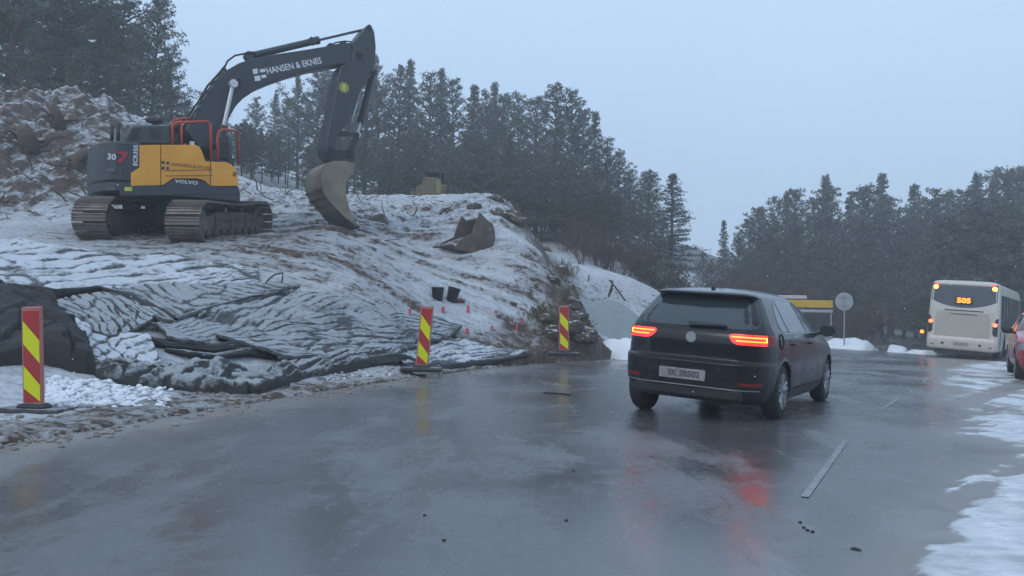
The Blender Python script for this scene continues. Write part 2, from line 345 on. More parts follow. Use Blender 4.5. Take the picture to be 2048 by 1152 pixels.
def poly_d(x, y, pts):
    ins = np.zeros(x.shape, bool); P = [gp(*p) for p in pts]; P.append(P[0])
    for (x0, y0), (x1, y1) in zip(P[:-1], P[1:]): ins ^= ((y0 > y) != (y1 > y)) & (x < (x1 - x0) * (y - y0) / (y1 - y0 + 1e-12) + x0)
    d = line_d(x, y, P); return np.where(ins, d, -d)
dA = poly_d(gx, gy, PA); dB = poly_d(gx, gy, PB); n_s = fbm(gx * 2.5, gy * 6.0, 71, 4)
sn = np.maximum(sstep(-0.06, 0.07, dA + .07 * n_s), sstep(-0.15, 0.25, dB + .25 * n_s + .10))
sn = np.maximum(sn, sstep(2.6, 3.6, dd + .5 * n_s) * (gx < 60)); gut = line_d(gx, gy, [gp(1850, 1075), gp(1905, 1030), gp(1975, 965), gp(2060, 905), gp(2200, 840)])
gut2 = line_d(gx, gy, [gp(1880, 998), gp(1945, 962), gp(2050, 908)]); sn = np.maximum(sn, 0.9 * sstep(0.07, 0.015, gut2 + 0.07 * fbm(gx * 4, gy * 4, 83, 2)))
tr1 = line_d(gx, gy, [gp(1925, 806), gp(1975, 792), gp(2060, 760), gp(2200, 735)]); sn = sn * (1 - 0.85 * sstep(0.30, 0.12, tr1))
tr2 = line_d(gx, gy, [gp(1900, 748), gp(1960, 756), gp(2050, 757)]); sn = sn * (1 - 0.8 * sstep(0.35, 0.1, tr2 + 0.1 * fbm(gx * 3, gy * 3, 84, 2)))
st = np.clip(fbm(gx * 2.2, gy * 0.9, 91, 4), -1, 1); sn = sn * np.where(gy > 10, 1 - 0.5 * sstep(0.15, 0.5, st), 1 - .25 * sstep(0.3, 0.7, st))
gz = bank(gx, gy) + 0.022 * sn + 0.012 * sn * fbm(gx * 4, gy * 4, 95, 3)
idx = (np.arange(nu - 1)[:, None] * nv + np.arange(nv - 1)[None, :]).ravel(); fc = np.stack([idx, idx + 1, idx + nv + 1, idx + nv], 1)
me = bpy.data.meshes.new('road'); me.from_pydata(np.stack([gx, gy, gz], 1).tolist(), [], fc.tolist()); me.polygons.foreach_set('use_smooth', [True] * len(fc))
a_ = me.attributes.new('snow', 'FLOAT', 'POINT'); a_.data.foreach_set('value', sn.astype(np.float32))
slush = np.maximum(np.maximum(sstep(.45, 0.0, np.abs(gut)), sstep(.6, .0, -np.maximum(dA, dB))), sstep(1.3, 0.1, np.abs(toe_d(gx, gy)))) 
a_ = me.attributes.new('slush', 'FLOAT', 'POINT'); a_.data.foreach_set('value', slush.astype(np.float32))
m, n, b = newmat('wet asphalt with snow'); v = OBJV(n)
sp_ = n.nodes.new('ShaderNodeSeparateXYZ'); n.links.new(v, sp_.inputs[0]); nE = MA(n, 'SUBTRACT', NZ(n, 1.1, 5, .6, OBJV(n, (1.0, .35, 1)), .3), MR(n, sp_.outputs['Y'], 6.5, 11, 0, .09))
nA = NZ(n, 0.35, 4, 0.5, v); nB = NZ(n, 120, 3, 0.7, v); nC = NZ(n, 3.0, 6, 0.6, v, 0.4); nD = NZ(n, 14, 4, 0.6, v); nF = NZ(n, 3.5, 6, .65, OBJV(n, (1, 3.0, 1)), .5)
asp = MIX(n, MR(n, nB, 0.3, 0.7), (0.05, 0.052, 0.056), (0.13, 0.13, 0.135)); asp = MIX(n, MR(n, nC, 0.4, 0.7, 0, 0.5), asp, (0.06, 0.058, 0.058))
asp = MIX(n, MR(n, nE, .46, .60, 0, .55), asp, (0.035, .033, .034)); asp = MIX(n, MA(n, 'MULTIPLY', ATT(n, 'slush'), MR(n, nC, 0.25, 0.5)), asp, (0.15, 0.13, 0.115))
snm = MA(n, 'ADD', ATT(n, 'snow'), MR(n, MA(n, 'ADD', nC, MA(n, 'MULTIPLY', nD, 0.6)), 0.55, 1.05, -0.55, 0.30)); snm = MR(n, snm, 0.30, 0.78, 0, 1, True)
n.links.new(MIX(n, snm, asp, MIX(n, MR(n, MA(n, 'ADD', MA(n, 'MULTIPLY', nC, .6), MA(n, 'MULTIPLY', nF, .4)), 0.4, 0.62), (0.68, 0.71, 0.75), (0.34, 0.36, 0.39))), b.inputs['Base Color'])
wet = MR(n, nA, 0.38, 0.62, 0.15, 0.30); wet = MA(n, 'ADD', wet, MR(n, nC, 0.52, 0.75, 0.0, 0.16)); wet = MA(n, 'ADD', wet, MR(n, MA(n, 'ADD', MA(n, 'MULTIPLY', nE, .8), MA(n, 'MULTIPLY', nD, .2)), .48, .60, 0, .26)); wet = MA(n, 'ADD', wet, MA(n, 'MULTIPLY', ATT(n, 'slush'), 0.15))
n.links.new(MA(n, 'ADD', wet, MA(n, 'MULTIPLY', snm, 0.5)), b.inputs['Roughness']); b.inputs['IOR'].default_value = 2.7
hh = MA(n, 'ADD', MA(n, 'MULTIPLY', nB, MR(n, nE, .46, .6, .07, .55)), MA(n, 'MULTIPLY', MA(n, 'MULTIPLY', nD, snm), 2.5)); BUMP(n, b, hh, 0.5, 0.012)
me.materials.append(m); o = bpy.data.objects.new('road', me); C.objects.link(o); tag(o, kind='structure')
# lane marking dashes
m, n, b = newmat('worn road paint'); v = OBJV(n); n.links.new(MIX(n, MR(n, NZ(n, 9, 5, 0.6, v), 0.4, 0.7), (0.28, 0.29, 0.31), (0.12, 0.125, 0.13)), b.inputs['Base Color']); b.inputs['Roughness'].default_value = 0.3
M_PAINT = m
mb = MB()
for (a0, a1, wd) in [(gp(1612, 992), gp(1693, 880), 0.027), (gp(1764, 819), gp(1800, 795), 0.03), (gp(1845, 765), gp(1865, 753), 0.03)]:
    p = Vector((a0[0], a0[1], 0.006)); q = Vector((a1[0], a1[1], 0.006)); p.z += float(bank(p.x, p.y)); q.z += float(bank(q.x, q.y)); t = (q - p).normalized(); s_ = t.cross(Vector((0, 0, 1))) * wd
    mb.add([p - s_, p + s_, q + s_, q - s_], [(0, 1, 2, 3)])
tag(mb.build('road_marking', M_PAINT), kind='structure')
# ================================================================ EXCAVATOR
G_ = R(58); EO = Vector((-8.45, 21.1, hz(-8.45, 21.1))); FW = Vector((math.sin(G_), math.cos(G_), 0)); SN = Vector((math.cos(G_), -math.sin(G_), 0)); UP = Vector((0, 0, 1))
def pl(px, py, s=1.35):
    """point of the machine's upright plane, s metres right of its centre line"""
    d = ray(px, py); o = EO + SN * s; t = (o - CAM_LOC).dot(SN) / d.dot(SN); return CAM_LOC + d * t
def plp(pts, s=1.35): return [pl(x, y, s) for x, y in pts]
M_DK = mat('dark grey machine paint', (0.030, 0.036, 0.045), 0.38, dirt=(0.07, 0.065, 0.06), scale=2.2, bump=0.1)
M_BLK = mat('black painted steel', (0.014, 0.017, 0.022), 0.42, dirt=(0.045, 0.04, 0.038), scale=3, bump=0.15)
M_YEL = mat('orange yellow machine paint', (0.80, 0.36, 0.03), 0.35, dirt=(0.40, 0.18, 0.04), dirt_amt=0.45, scale=1.8, bump=0.06)
M_ORG = mat('orange red painted rail', (0.50, 0.06, 0.025), 0.4, dirt=(0.25, 0.04, 0.025), scale=4)
M_STL = mat('muddy worn steel', (0.13, 0.115, 0.10), 0.5, 0.35, dirt=(0.05, 0.042, 0.036), dirt_amt=0.9, scale=3.5, bump=0.5, bscale=14)
M_SHOE = mat('track shoe steel', (0.21, 0.185, 0.16), 0.45, 0.45, dirt=(0.09, 0.075, 0.062), dirt_amt=0.8, scale=4, bump=0.3, bscale=12)
M_MUD = mat('mud caked steel', (0.105, 0.088, 0.07), 0.8, dirt=(0.035, 0.03, 0.026), dirt_amt=0.9, scale=3, bump=0.7, bscale=9)
M_BKT = mat('worn bucket steel', (0.24, 0.20, 0.15), 0.5, 0.25, dirt=(0.12, 0.105, 0.09), dirt_amt=0.9, scale=1.8, bump=0.4, bscale=10)
M_CHR = mat('bare cylinder rod', (0.55, 0.56, 0.58), 0.25, 0.6)
M_GLS, n, b = newmat('dark glass'); b.inputs['Base Color'].default_value = (0.012, 0.015, 0.018, 1); b.inputs['Roughness'].default_value = 0.08; b.inputs['IOR'].default_value = 1.5
M_WHT = mat('white lettering', (0.72, 0.74, 0.76), 0.5, dirt=(0.5, 0.52, 0.54))
M_REDL = mat('dark red decal', (0.35, 0.02, 0.05), 0.5); M_YSG = mat('yellow green sticker', (0.55, 0.55, 0.08), 0.5); M_BRN = mat('brown lettering', (0.30, 0.12, 0.03), 0.5)
M_RUB = mat('black rubber hose', (0.012, 0.013, 0.015), 0.5)
EX = thing('excavator', EO, 'tracked excavator, yellow and dark grey, its black arm reaching right over the snowy slope', 'excavator')
def eb(mb, name, m, par=None, smooth=None): return mb.build(name, m, par or EX, EO, smooth)
def lettering(txt, org, x, y, size, m, par, name='lettering', bold=0.0, sx=1.0, depth=0.003):
    vs, fs = text_geo(txt, 1.0, depth / size, bold); Mx = frame(org, x, y) @ Matrix.Diagonal((size * sx, size, size, 1)); b_ = MB(Mx); b_.add(vs, fs); return b_
# --- undercarriage
BT = R(3.5); PT = R(7.5)
TF = Vector((math.sin(BT) * math.cos(PT), math.cos(BT) * math.cos(PT), math.sin(PT))); TS = Vector((math.cos(BT), -math.sin(BT), 0)); TU = TS.cross(TF)
def track(cx, cy, cz, L, Wd, Ht):
    c = Vector((cx, cy, cz)); r = Ht / 2 - 0.06
    M_ = frame(c, TF, -TS)   # x forward, y left, z up
    # outline of the chain
    def pth(u):
        s = L - 2 * r; per = 2 * s + 2 * PI * r; d = (u % 1) * per
        if d < s: return (-s / 2 + d, r, 0, 1)
        d -= s
        if d < PI * r: a = d / r; return (s / 2 + math.sin(a) * r, math.cos(a) * r, math.sin(a), math.cos(a))
        d -= PI * r
        if d < s: return (s / 2 - d, -r, 0, -1)
        a = (d - s) / r; return (-s / 2 - math.sin(a) * r, -math.cos(a) * r, -math.sin(a), -math.cos(a))
    N = 49; sh = MB(M_)
    for i in range(N):
        x, z, nx, nz_ = pth(i / N); sag = -0.035 * math.cos(x / L * PI * 2) if nz_ > 0.9 else 0
        ang = math.atan2(nx, nz_); rot = Matrix.Rotation(ang, 3, 'Y')
        p = Vector((x, 0, z + sag)); o_ = rot @ Vector((0, 0, 1)); t_ = rot @ Vector((1, 0, 0)); wd = 2 * (L - 2 * r + PI * r) / N
        sh.box(p + o_ * 0.03, (wd * 0.93, Wd, 0.028), rot)
        for k in (-0.36, 0.0, 0.36): sh.box(p + o_ * 0.058 + t_ * wd * k, (0.02, Wd * 0.99, 0.034), rot)
    T = eb(sh, 'track', M_SHOE)
    ln = MB(M_); ln2 = MB(M_)
    for i in range(N):
        x, z, nx, nz_ = pth((i + .5) / N); rot = Matrix.Rotation(math.atan2(nx, nz_), 3, 'Y'); o_ = rot @ Vector((0, 0, 1))
        for y in (-0.1, 0.1): (ln if y < 0 else ln2).box(Vector((x, y, z)) - o_ * 0.04, (0.17, 0.045, 0.11), rot)
    eb(ln, 'track_chain', M_MUD, T); eb(ln2, 'track_chain', M_MUD, T)
    fr = MB(M_); s = L - 2 * r
    fr.prism([(-s / 2 + .15, -Wd * .30, -.22), (s / 2 - .1, -Wd * .30, -.2), (s / 2 - .1, -Wd * .30, .12), (s * .2, -Wd * .30, .24), (-s * .25, -Wd * .30, .24), (-s / 2 + .15, -Wd * .30, .1)], (0, Wd * .6, 0), 0.03)
    for x in (-s * .12, s * .18): fr.cyl((x, -Wd * .25, r - .13), (x, Wd * .25, r - .13), 0.07)
    for x in (-s * .3, -s * .05, s * .2): fr.box((x, -Wd * .32, 0.02), (0.10, 0.04, 0.3))
    fr.box((s * .02, -Wd * .33, .08), (s * .5, 0.03, 0.05))
    eb(fr, 'track_frame', M_MUD, T)
    for i in range(8):
        x = -s / 2 + .32 + i * (s - .6) / 7; rl = MB(M_); rl.cyl((x, -Wd * .34, -r + .15), (x, Wd * .34, -r + .15), 0.115, n=18); rl.cyl((x, -Wd * .37, -r + .15), (x, Wd * .37, -r + .15), 0.05)
        eb(rl, 'roller', M_STL, T)
    sp = MB(M_); sp.cyl((-s / 2, -Wd * .28, 0), (-s / 2, Wd * .28, 0), r - 0.09, n=24); sp.cyl((-s / 2, -Wd * .36, 0), (-s / 2, Wd * .36, 0), 0.2, n=18)
    for k in range(15): a = 2 * PI * k / 15; sp.box((-s / 2 + math.cos(a) * (r - .06), 0, math.sin(a) * (r - .06)), (0.08, 0.07, 0.08), Matrix.Rotation(-a, 3, 'Y'))
    eb(sp, 'sprocket', M_STL, T)
    idl = MB(M_); idl.cyl((s / 2, -Wd * .22, 0), (s / 2, Wd * .22, 0), r - 0.06, n=24); idl.cyl((s / 2, -Wd * .3, 0), (s / 2, Wd * .3, 0), 0.16, n=18); eb(idl, 'idler_wheel', M_STL, T)
TH = 0.98; TC = []
for k, (s_, zz) in enumerate(((1.09, 0.0), (-1.12, 0.05))):
    c = Vector((-8.48, 21.15, 0)) + TS * s_; ps = at(360, 486, 18.85); z0 = at(345, 489, 18.9).z
    zc = z0 + math.tan(PT) * (c.y - 18.85) + TH / 2 / math.cos(PT) + zz; TC.append((c.x, c.y, zc)); track(c.x, c.y, zc, 4.65, 0.82, TH)
cz = (TC[0][2] + TC[1][2]) / 2; ctr = Vector((-8.48, 21.15, cz))
cf = MB(frame(ctr, TF, -TS)); cf.box((0, 0, .05), (1.5, 1.5, .45), bev=.06)
for a, s_ in ((1, 1), (1, -1), (-1, 1), (-1, -1)): cf.tube([(a * .5, s_ * .4, .1), (a * 1.2, s_ * .95, -.05)], .2, 6)
cf.cyl((0, 0, .25), (0, 0, .60), .62, n=28); eb(cf, 'undercarriage_frame', M_BLK)
# --- upper structure: dark body with rounded tail
zb = pl(340, 391).z; zt = pl(300, 288).z
def loc_(p): q = p - EO; return q.dot(FW), q.dot(SN), q.z
a_r = loc_(pl(236, 390))[0]; a_f = loc_(pl(480, 388))[0]; a_cw = loc_(pl(281, 330))[0]
def W_(a, s, z): return EO + FW * a + SN * s + UP * z
def tail(off=0.0, s1=1.35):
    """rounded tail outline from right side to left side"""
    pts = []
    for i in range(15):
        t = i / 14; ang = (t * 2 - 1); s = -s1 * math.sin(ang * PI / 2) ; pts.append((a_r - 0.62 * math.cos(ang * PI / 2) ** 1.0 - off + 0.1, s))
    return pts
Z0 = zb - EO.z; ZT = zt - EO.z
mb = MB(); pts = [(a_f, 1.35)] + [(a_cw, 1.35)] + tail() + [(a_cw, -1.35), (a_f, -1.35)]
mb.prism([W_(a, s, Z0) for a, s in pts], UP * 0.22, 0.02); eb(mb, 'lower_frame', M_DK)
mb = MB(); pts = [(a_cw, 1.34)] + tail(0.02, 1.34) + [(a_cw, -1.34)]
mb.prism([W_(a, s, Z0 + 0.225) for a, s in pts], UP * (ZT - Z0 - 0.225), 0.05); CW = eb(mb, 'counterweight', M_DK)
mb = MB()
mb.box(W_((a_cw + a_f) / 2 - .25, 0.4, Z0 + .7), (0.1, 0.1, 0.1))
mb = MB(); mb.prism([W_(a_cw, 1.30, Z0 + .225), W_(a_f - .06, 1.30, Z0 + .225), W_(a_f - .06, 1.30, Z0 + .75), W_(a_f - .5, 1.30, Z0 + .85), W_(a_f - 1.1, 1.30, ZT - .08), W_(a_cw, 1.30, ZT - .08)], -SN * 0.95, .02); eb(mb, 'machinery_housing', M_BLK)
mb = MB(); mb.prism([W_(a_cw, .34, Z0 + .225), W_(a_f - .3, .34, Z0 + .225), W_(a_f - .3, .34, Z0 + .5), W_(a_cw, .34, Z0 + .9)], -SN * 1.6, .02); eb(mb, 'deck', M_BLK)
# yellow panels (three doors with seams)
def panel(pts, name, m, th=.055, s=1.355): b_ = MB(); b_.prism(plp(pts, s), -SN * th, .012); return eb(b_, name, m)
P1 = [(279, 290), (321, 289.5), (321, 370.5), (262, 372), (262, 346), (279, 335)]
P2 = [(322.5, 289.5), (391, 290), (399, 293), (404, 302), (411, 322.5), (420, 323.5), (420, 371.5), (410, 362), (396, 357), (346, 357), (329, 369), (322.5, 370.3)]
P3 = [(421.5, 323.5), (453, 324), (463, 329), (471, 337), (475, 350), (477, 372), (427, 372.5), (421.5, 371.5)]
D1 = panel(P1, 'side_door', M_YEL); D2 = panel(P2, 'side_door', M_YEL); D3 = panel(P3, 'front_box', M_YEL)
SK = panel([(240, 374), (329, 371.5), (346, 359), (396, 359), (410, 364), (421, 373.5), (478, 374), (480, 388), (240, 392)], 'side_skirt', M_DK, .06, 1.36)
mb = MB()
for y in (338, 349): mb.box((0, 0, 0), (0, 0, 0)) if False else mb.prism([pl(330, y + 2, 1.365), pl(425, y + 1, 1.365), pl(425, y + 2.2, 1.365), pl(330, y + 3.2, 1.365)], -SN * .012)
eb(mb, 'seam', mat('panel seam', (0.25, 0.11, 0.02), .6), D2)
for px in (467,): 
    mb = MB(); mb.tube([pl(px, 352, 1.36), pl(px, 345, 1.40), pl(px + 4, 344, 1.40), pl(px + 4, 352, 1.36)], .012, 6); eb(mb, 'door_handle', M_BLK, D3)
# lettering on the sides
X_ = FW; Y_ = UP
ex = (pl(440, 340) - pl(300, 340)); ex = FW
def deco(txt, px, py, size, m, par, s=1.37, sx=1.0, bold=0.0, yx=None):
    o = pl(px, py, s); b_ = lettering(txt, o, yx[0] if yx else X_, yx[1] if yx else Y_, size, m, par, bold=bold, sx=sx); return eb(b_, 'lettering', m, par)
deco('VOLVO', 373, 364.5, .115, M_WHT, SK, s=1.365, sx=1.35, bold=.02)
deco('ECR355', 271.5, 311, .13, M_WHT, CW, s=1.36, sx=1.15, bold=.02, yx=(UP, -FW))
deco('30', 223, 314, .19, M_WHT, CW, s=1.352, sx=1.0, bold=.02)
deco('HANSEN & EKNES', 384, 332.5, .11, M_BRN, D2, s=1.362, sx=1.05)
for px, py, w_, h_ in ((326, 325, 6, 6), (335.5, 326, 5, 5), (326, 336, 6, 6), (335.5, 336.5, 5, 5)): mb = MB(); mb.prism(plp([(px - w_ / 2, py - h_ / 2), (px + w_ / 2, py - h_ / 2), (px + w_ / 2, py + h_ / 2), (px - w_ / 2, py + h_ / 2)], 1.362), -SN * .01); eb(mb, 'emblem', M_BLK, D2)
mb = MB(); mb.prism(plp([(230, 303), (257, 303), (254, 312), (241, 328), (232, 325), (246, 310), (230, 306)], 1.352), SN * .012); eb(mb, 'decal', M_REDL, CW)
mb = MB(); mb.prism(plp([(249, 374), (264, 374), (264, 382), (249, 382)], 1.366), SN * .01); eb(mb, 'sticker', M_YSG, SK)
for a_, b2 in ((206, 337), (206, 374)):
    mb = MB(); mb.prism(plp([(a_ + 8, b2), (a_ + 24, b2), (a_ + 24, b2 + 6), (a_ + 8, b2 + 6)], 1.30), SN * .03); eb(mb, 'tail_grille', mat('grey grille', (.12, .13, .15), .5), CW)
# engine hood on top with slotted grille
M_HOOD = mat('green grey hood', (0.045, 0.058, 0.058), 0.45, dirt=(0.02, 0.025, 0.025), scale=3, snow=.25)
mb = MB(); hp = plp([(247, 288), (259, 254), (268, 250), (341, 248), (343, 289)], 1.15); mb.prism(hp, -SN * 2.3, .05); HD = eb(mb, 'engine_hood', M_HOOD)
for px in (300, 305, 310, 315, 320): mb = MB(); mb.prism(plp([(px, 257), (px + 2.2, 257), (px + 2.2, 277), (px, 277)], 1.16), -SN * .03); eb(mb, 'vent_slot', M_BLK, HD)
mb = MB(); mb.prism(plp([(264, 258), (282, 257), (278, 280), (260, 281)], 1.16), -SN * .03); eb(mb, 'hood_grille', M_BLK, HD)
for px in (224, 236): mb = MB(); mb.tube(plp([(px, 288), (px, 250)], .55 if px == 224 else .9), .045, 8); eb(mb, 'exhaust_pipe', M_BLK)
mb = MB(); mb.tube(plp([(236, 288), (236, 252), (240, 248)], .2), .05, 8); eb(mb, 'exhaust_pipe', M_BLK)
mb = MB(); mb.box(pl(308, 241, .3), (.35, .25, .12), bev=.03); mb.box(pl(308, 245, .3), (.1, .1, .1)); eb(mb, 'beacon_base', M_BLK)
# cab
cab_f = loc_(pl(470, 330, .35))[0] + .12; zc_t = pl(420, 243, .35).z - EO.z
cb = [(cab_f - 1.85, Z0 + .25), (cab_f + .02, Z0 + .25), (cab_f + .06, Z0 + 1.0), (cab_f - .18, zc_t - .12), (cab_f - .32, zc_t), (cab_f - 1.8, zc_t), (cab_f - 1.88, zc_t - .1)]
mb = MB(); mb.prism([W_(a, -.40, z) for a, z in cb], -SN * .95, .04); CB = eb(mb, 'cab', M_DK)
mb = MB(); mb.prism([W_(a, -.395, z) for a, z in [(cab_f - 1.7, Z0 + 1.0), (cab_f - .12, Z0 + .8), (cab_f - .08, Z0 + 1.05), (cab_f - .28, zc_t - .16), (cab_f - 1.7, zc_t - .16)]], SN * .015); eb(mb, 'side_window', M_GLS, CB)
mb = MB(); q = [(cab_f + .05, Z0 + .45), (cab_f + .075, Z0 + 1.0), (cab_f - .155, zc_t - .14)]
mb.add([W_(a + .012, -.47, z) for a, z in q] + [W_(a + .012, -1.28, z) for a, z in q], [(0, 1, 4, 3), (1, 2, 5, 4)]); eb(mb, 'windscreen', M_GLS, CB)
# guard rails
def rail(pts, r=.028): b_ = MB(); b_.tube(pts, r, 8); return eb(b_, 'guard_rail', M_ORG)
rs = 1.18
rail(plp([(345, 290), (345, 252), (352, 245), (416, 243), (421, 248), (422, 322)], rs), .034)
rail(plp([(363, 290), (363, 246)], rs))
rail(plp([(436, 323), (435, 272), (438, 262), (446, 259)], rs) + [pl(457, 259, .9), pl(472, 262, .2), pl(476, 275, .2), pl(477, 330, .2)], .032)
rail(plp([(347, 272), (342, 245), (352, 240)], rs) + [pl(372, 236, .7), pl(384, 236, .2)])
mb = MB(); mb.cyl(pl(384, 292, 1.0), pl(384, 283, 1.0), .06); eb(mb, 'work_light', mat('lamp lens', (.8, .82, .85), .2))
mb = MB(); mb.prism(plp([(365, 291), (375, 291), (373, 287), (367, 287)], 1.2), -SN * .15); eb(mb, 'filler_cap', M_ORG)
mb = MB(); mb.box(pl(447, 300, .6), (.10, .26, .5), Matrix.Rotation(-G_, 3, 'Z'), bev=.04); mb.tube([pl(447, 300, .6), pl(440, 300, .9), pl(437, 305, 1.18)], .02, 6); eb(mb, 'mirror', M_BLK)
# --- boom: side outline seen through the arm's own plane, thickness .5 m
BS = .27
top = [(372, 262), (384, 238), (398, 213), (413, 186), (430, 163), (452, 141), (478, 126), (505, 117), (545, 109), (600, 101), (655, 92), (698, 85)]
bot = [(722, 92), (724, 108), (718, 122), (706, 128), (690, 128), (660, 132), (620, 140), (580, 151), (545, 163), (515, 176), (490, 193), (472, 212), (458, 236), (450, 262), (440, 292), (400, 296)]
mb = MB(); mb.prism(plp(top + bot, BS), -SN * 2 * BS, .02); BOOM = eb(mb, 'boom', M_DK)
d_ = (pl(640, 122, BS) - pl(535, 143, BS)).normalized(); u_ = SN.cross(d_) * -1
if u_.z < 0: u_ = -u_
vs, fs = text_geo('HANSEN & EKNES', 1.0, .01, .012)
wtx = max(p.x for p in vs) - min(p.x for p in vs); want = (pl(642, 121, BS) - pl(534, 146, BS)).length; sx = want / wtx
o_ = (pl(642, 121, BS) + pl(534, 143, BS)) / 2 + SN * .002
mb = MB(frame(o_, d_, u_) @ Matrix.Diagonal((sx, sx * 1.18, sx, 1))); mb.add(vs, fs); eb(mb, 'lettering', M_WHT, BOOM)
for (x0, y0, x1, y1) in ((505, 138, 515, 148), (519, 138.5, 530, 144.5), (508.5, 152, 520, 162), (522, 150, 532, 156)):
    mb = MB(); mb.prism([pl(x0, y0 + .5, BS), pl(x1, y0 - 1, BS), pl(x1 + .8, y1 - 1, BS), pl(x0 + 1.5, y1 + .5, BS)], SN * .008); eb(mb, 'emblem', M_WHT, BOOM)
def cyl_rod(p, q, frac, rb, rr, name='hydraulic_cylinder', par=None, mrod=M_CHR, mbar=M_DK):
    m_ = p.lerp(q, frac); b_ = MB(); b_.cyl(p, m_, rb, n=18); b_.cyl(m_ - (q - p).normalized() * .1, m_, rb * 1.18, n=18); b_.cyl(p - SN * rb, p + SN * rb, rb * 1.3); o = eb(b_, name, mbar)
    b2 = MB(); b2.cyl(m_, q, rr, n=12); b2.cyl(q - SN * rr * 1.8, q + SN * rr * 1.8, rr * 2.0); eb(b2, 'piston_rod', mrod, o); return o
cyl_rod(pl(497, 113, 0), pl(737, 57, 0), .565, .095, .036, mrod=mat('dark cylinder rod', (.07, .08, .10), .3, .4))
mb = MB(); mb.prism(plp([(613, 82), (622, 73), (636, 79), (632, 88)], .1), -SN * .2); eb(mb, 'cylinder_head', M_DK)
for s_ in (.42, -.42): cyl_rod(pl(440, 285, s_), pl(466, 168, s_), .28, .09, .055)
mb = MB(); mb.box(pl(467, 168, 0), (.2, 1.05, .2), Matrix.Rotation(PI / 2 - G_, 3, 'Z'), bev=.05); eb(mb, 'cylinder_pin', M_BLK)
# hoses and boom bracket
for pts, s_, r_ in (([(447, 140), (455, 122), (470, 111), (490, 107), (506, 104), (512, 110)], .1, .025), ([(360, 262), (385, 232), (402, 205), (418, 178), (440, 152), (452, 138)], .22, .03), ([(352, 258), (380, 226), (396, 205), (415, 172), (438, 147), (450, 132)], 0, .03),
                    ([(366, 264), (390, 236), (405, 210), (424, 182)], -.15, .03), ([(660, 91), (672, 85), (690, 82), (704, 84)], .1, .02), ([(655, 93), (680, 88), (700, 90), (712, 98)], .2, .022), ([(712, 112), (704, 128), (712, 140), (722, 128)], .3, .02)):
    b_ = MB(); b_.tube(plp(pts, s_), r_, 7); eb(b_, 'hydraulic_hose', M_RUB)
for px, py in ((402, 205), (413, 186), (395, 222), (427, 166), (660, 92), (685, 88)): mb = MB(); mb.box(pl(px, py, .12), (.12, .3, .08), Matrix.Rotation(PI / 2 - G_, 3, 'Z')); eb(mb, 'hose_clamp', M_BLK, BOOM)
# --- arm
SS = .34
st = [(733, 52), (738, 48), (743, 50), (749, 64), (752, 90), (751, 122), (746, 146), (737, 160), (724, 176), (716, 200), (705, 230), (690, 252), (675, 270), (670, 300), (664, 309), (651, 304), (651, 293), (656, 266), (662, 235), (668, 205), (675, 160), (682, 132), (703, 124), (707, 100), (703, 88), (716, 74)]
mb = MB(); mb.prism(plp(st, SS), -SN * 2 * SS, .02); ARM = eb(mb, 'arm', M_DK)
for px, py, e_, r_ in ((718, 112, .03, .11), (737, 58, .01, .07), (744, 148, .01, .08), (660, 300, .02, .09)): mb = MB(); mb.cyl(pl(px, py, SS + e_), pl(px, py, -SS - e_), r_, n=18); eb(mb, 'pivot_pin', M_BLK, ARM)
mb = MB(); c = pl(688, 175, SS); mb.cyl(c, c + SN * .008, .15, n=20); eb(mb, 'round_sticker', mat('yellow green round sticker', (.30, .33, .07), .5), ARM)
mb = MB(); mb.box(pl(688, 175, SS + .01), (.1, .012, .17), Matrix.Rotation(PI / 2 - G_, 3, 'Z') , bev=.004); eb(mb, 'sticker_mark', M_YSG, ARM)
cyl_rod(pl(745, 146, 0), pl(714, 270, 0), .80, .085, .045, mbar=M_BLK)
mb = MB(); mb.tube(plp([(722, 172), (716, 195), (707, 228), (700, 250)], .05), .035, 7); eb(mb, 'steel_pipe', M_CHR)
mb = MB()
for s_ in (.26, -.26):
    mb.prism(plp([(711, 266), (719, 268), (718, 276), (706, 308), (698, 308), (697, 300)], s_ + .03), -SN * .06)
    mb.prism(plp([(674, 262), (718, 265), (717, 273), (675, 272)], s_ + .03), -SN * .06)
mb.cyl(pl(714, 270, .32), pl(714, 270, -.32), .07); eb(mb, 'bucket_linkage', M_BLK)
mb = MB(); mb.prism(plp([(650, 296), (664, 300), (708, 300), (709, 316), (702, 326), (664, 324), (655, 312), (650, 306)], .30), -SN * .6, .02); mb.cyl(pl(662, 305, .36), pl(662, 305, -.36), .09); mb.cyl(pl(700, 307, .36), pl(700, 307, -.36), .09); eb(mb, 'quick_coupler', M_BLK)
# --- bucket
def bucket_geo(outline, opening, W, side, mats, par_name, builder):
    pass
BW = .66
ob = [(664, 322), (652, 326), (644, 340), (641, 356), (643, 376), (650, 392), (662, 407), (676, 421), (692, 437), (717, 452)]   # curved shell, near side
op = [(704, 432), (697, 408), (691, 385), (693, 364), (704, 350), (709, 338), (710, 326), (690, 322)]
mb = MB(); sh = plp(ob, BW); th = .03
mb.smooth = True; mb.grid([[p, p - SN * BW, p - SN * 2 * BW] for p in sh]); c_ = pl(700, 370, BW)
inn = [p + (c_ - p).normalized() * .05 for p in sh]; mb.grid([[p, p - SN * BW, p - SN * 2 * BW] for p in inn]); mb.smooth = False; BK = eb(mb, 'bucket', M_BKT)
for s_ in (0, 2 * BW - .05):
    b_ = MB(); b_.prism([p - SN * s_ for p in plp(ob + op, BW)], -SN * .05, .008); eb(b_, 'side_plate', M_BKT, BK)
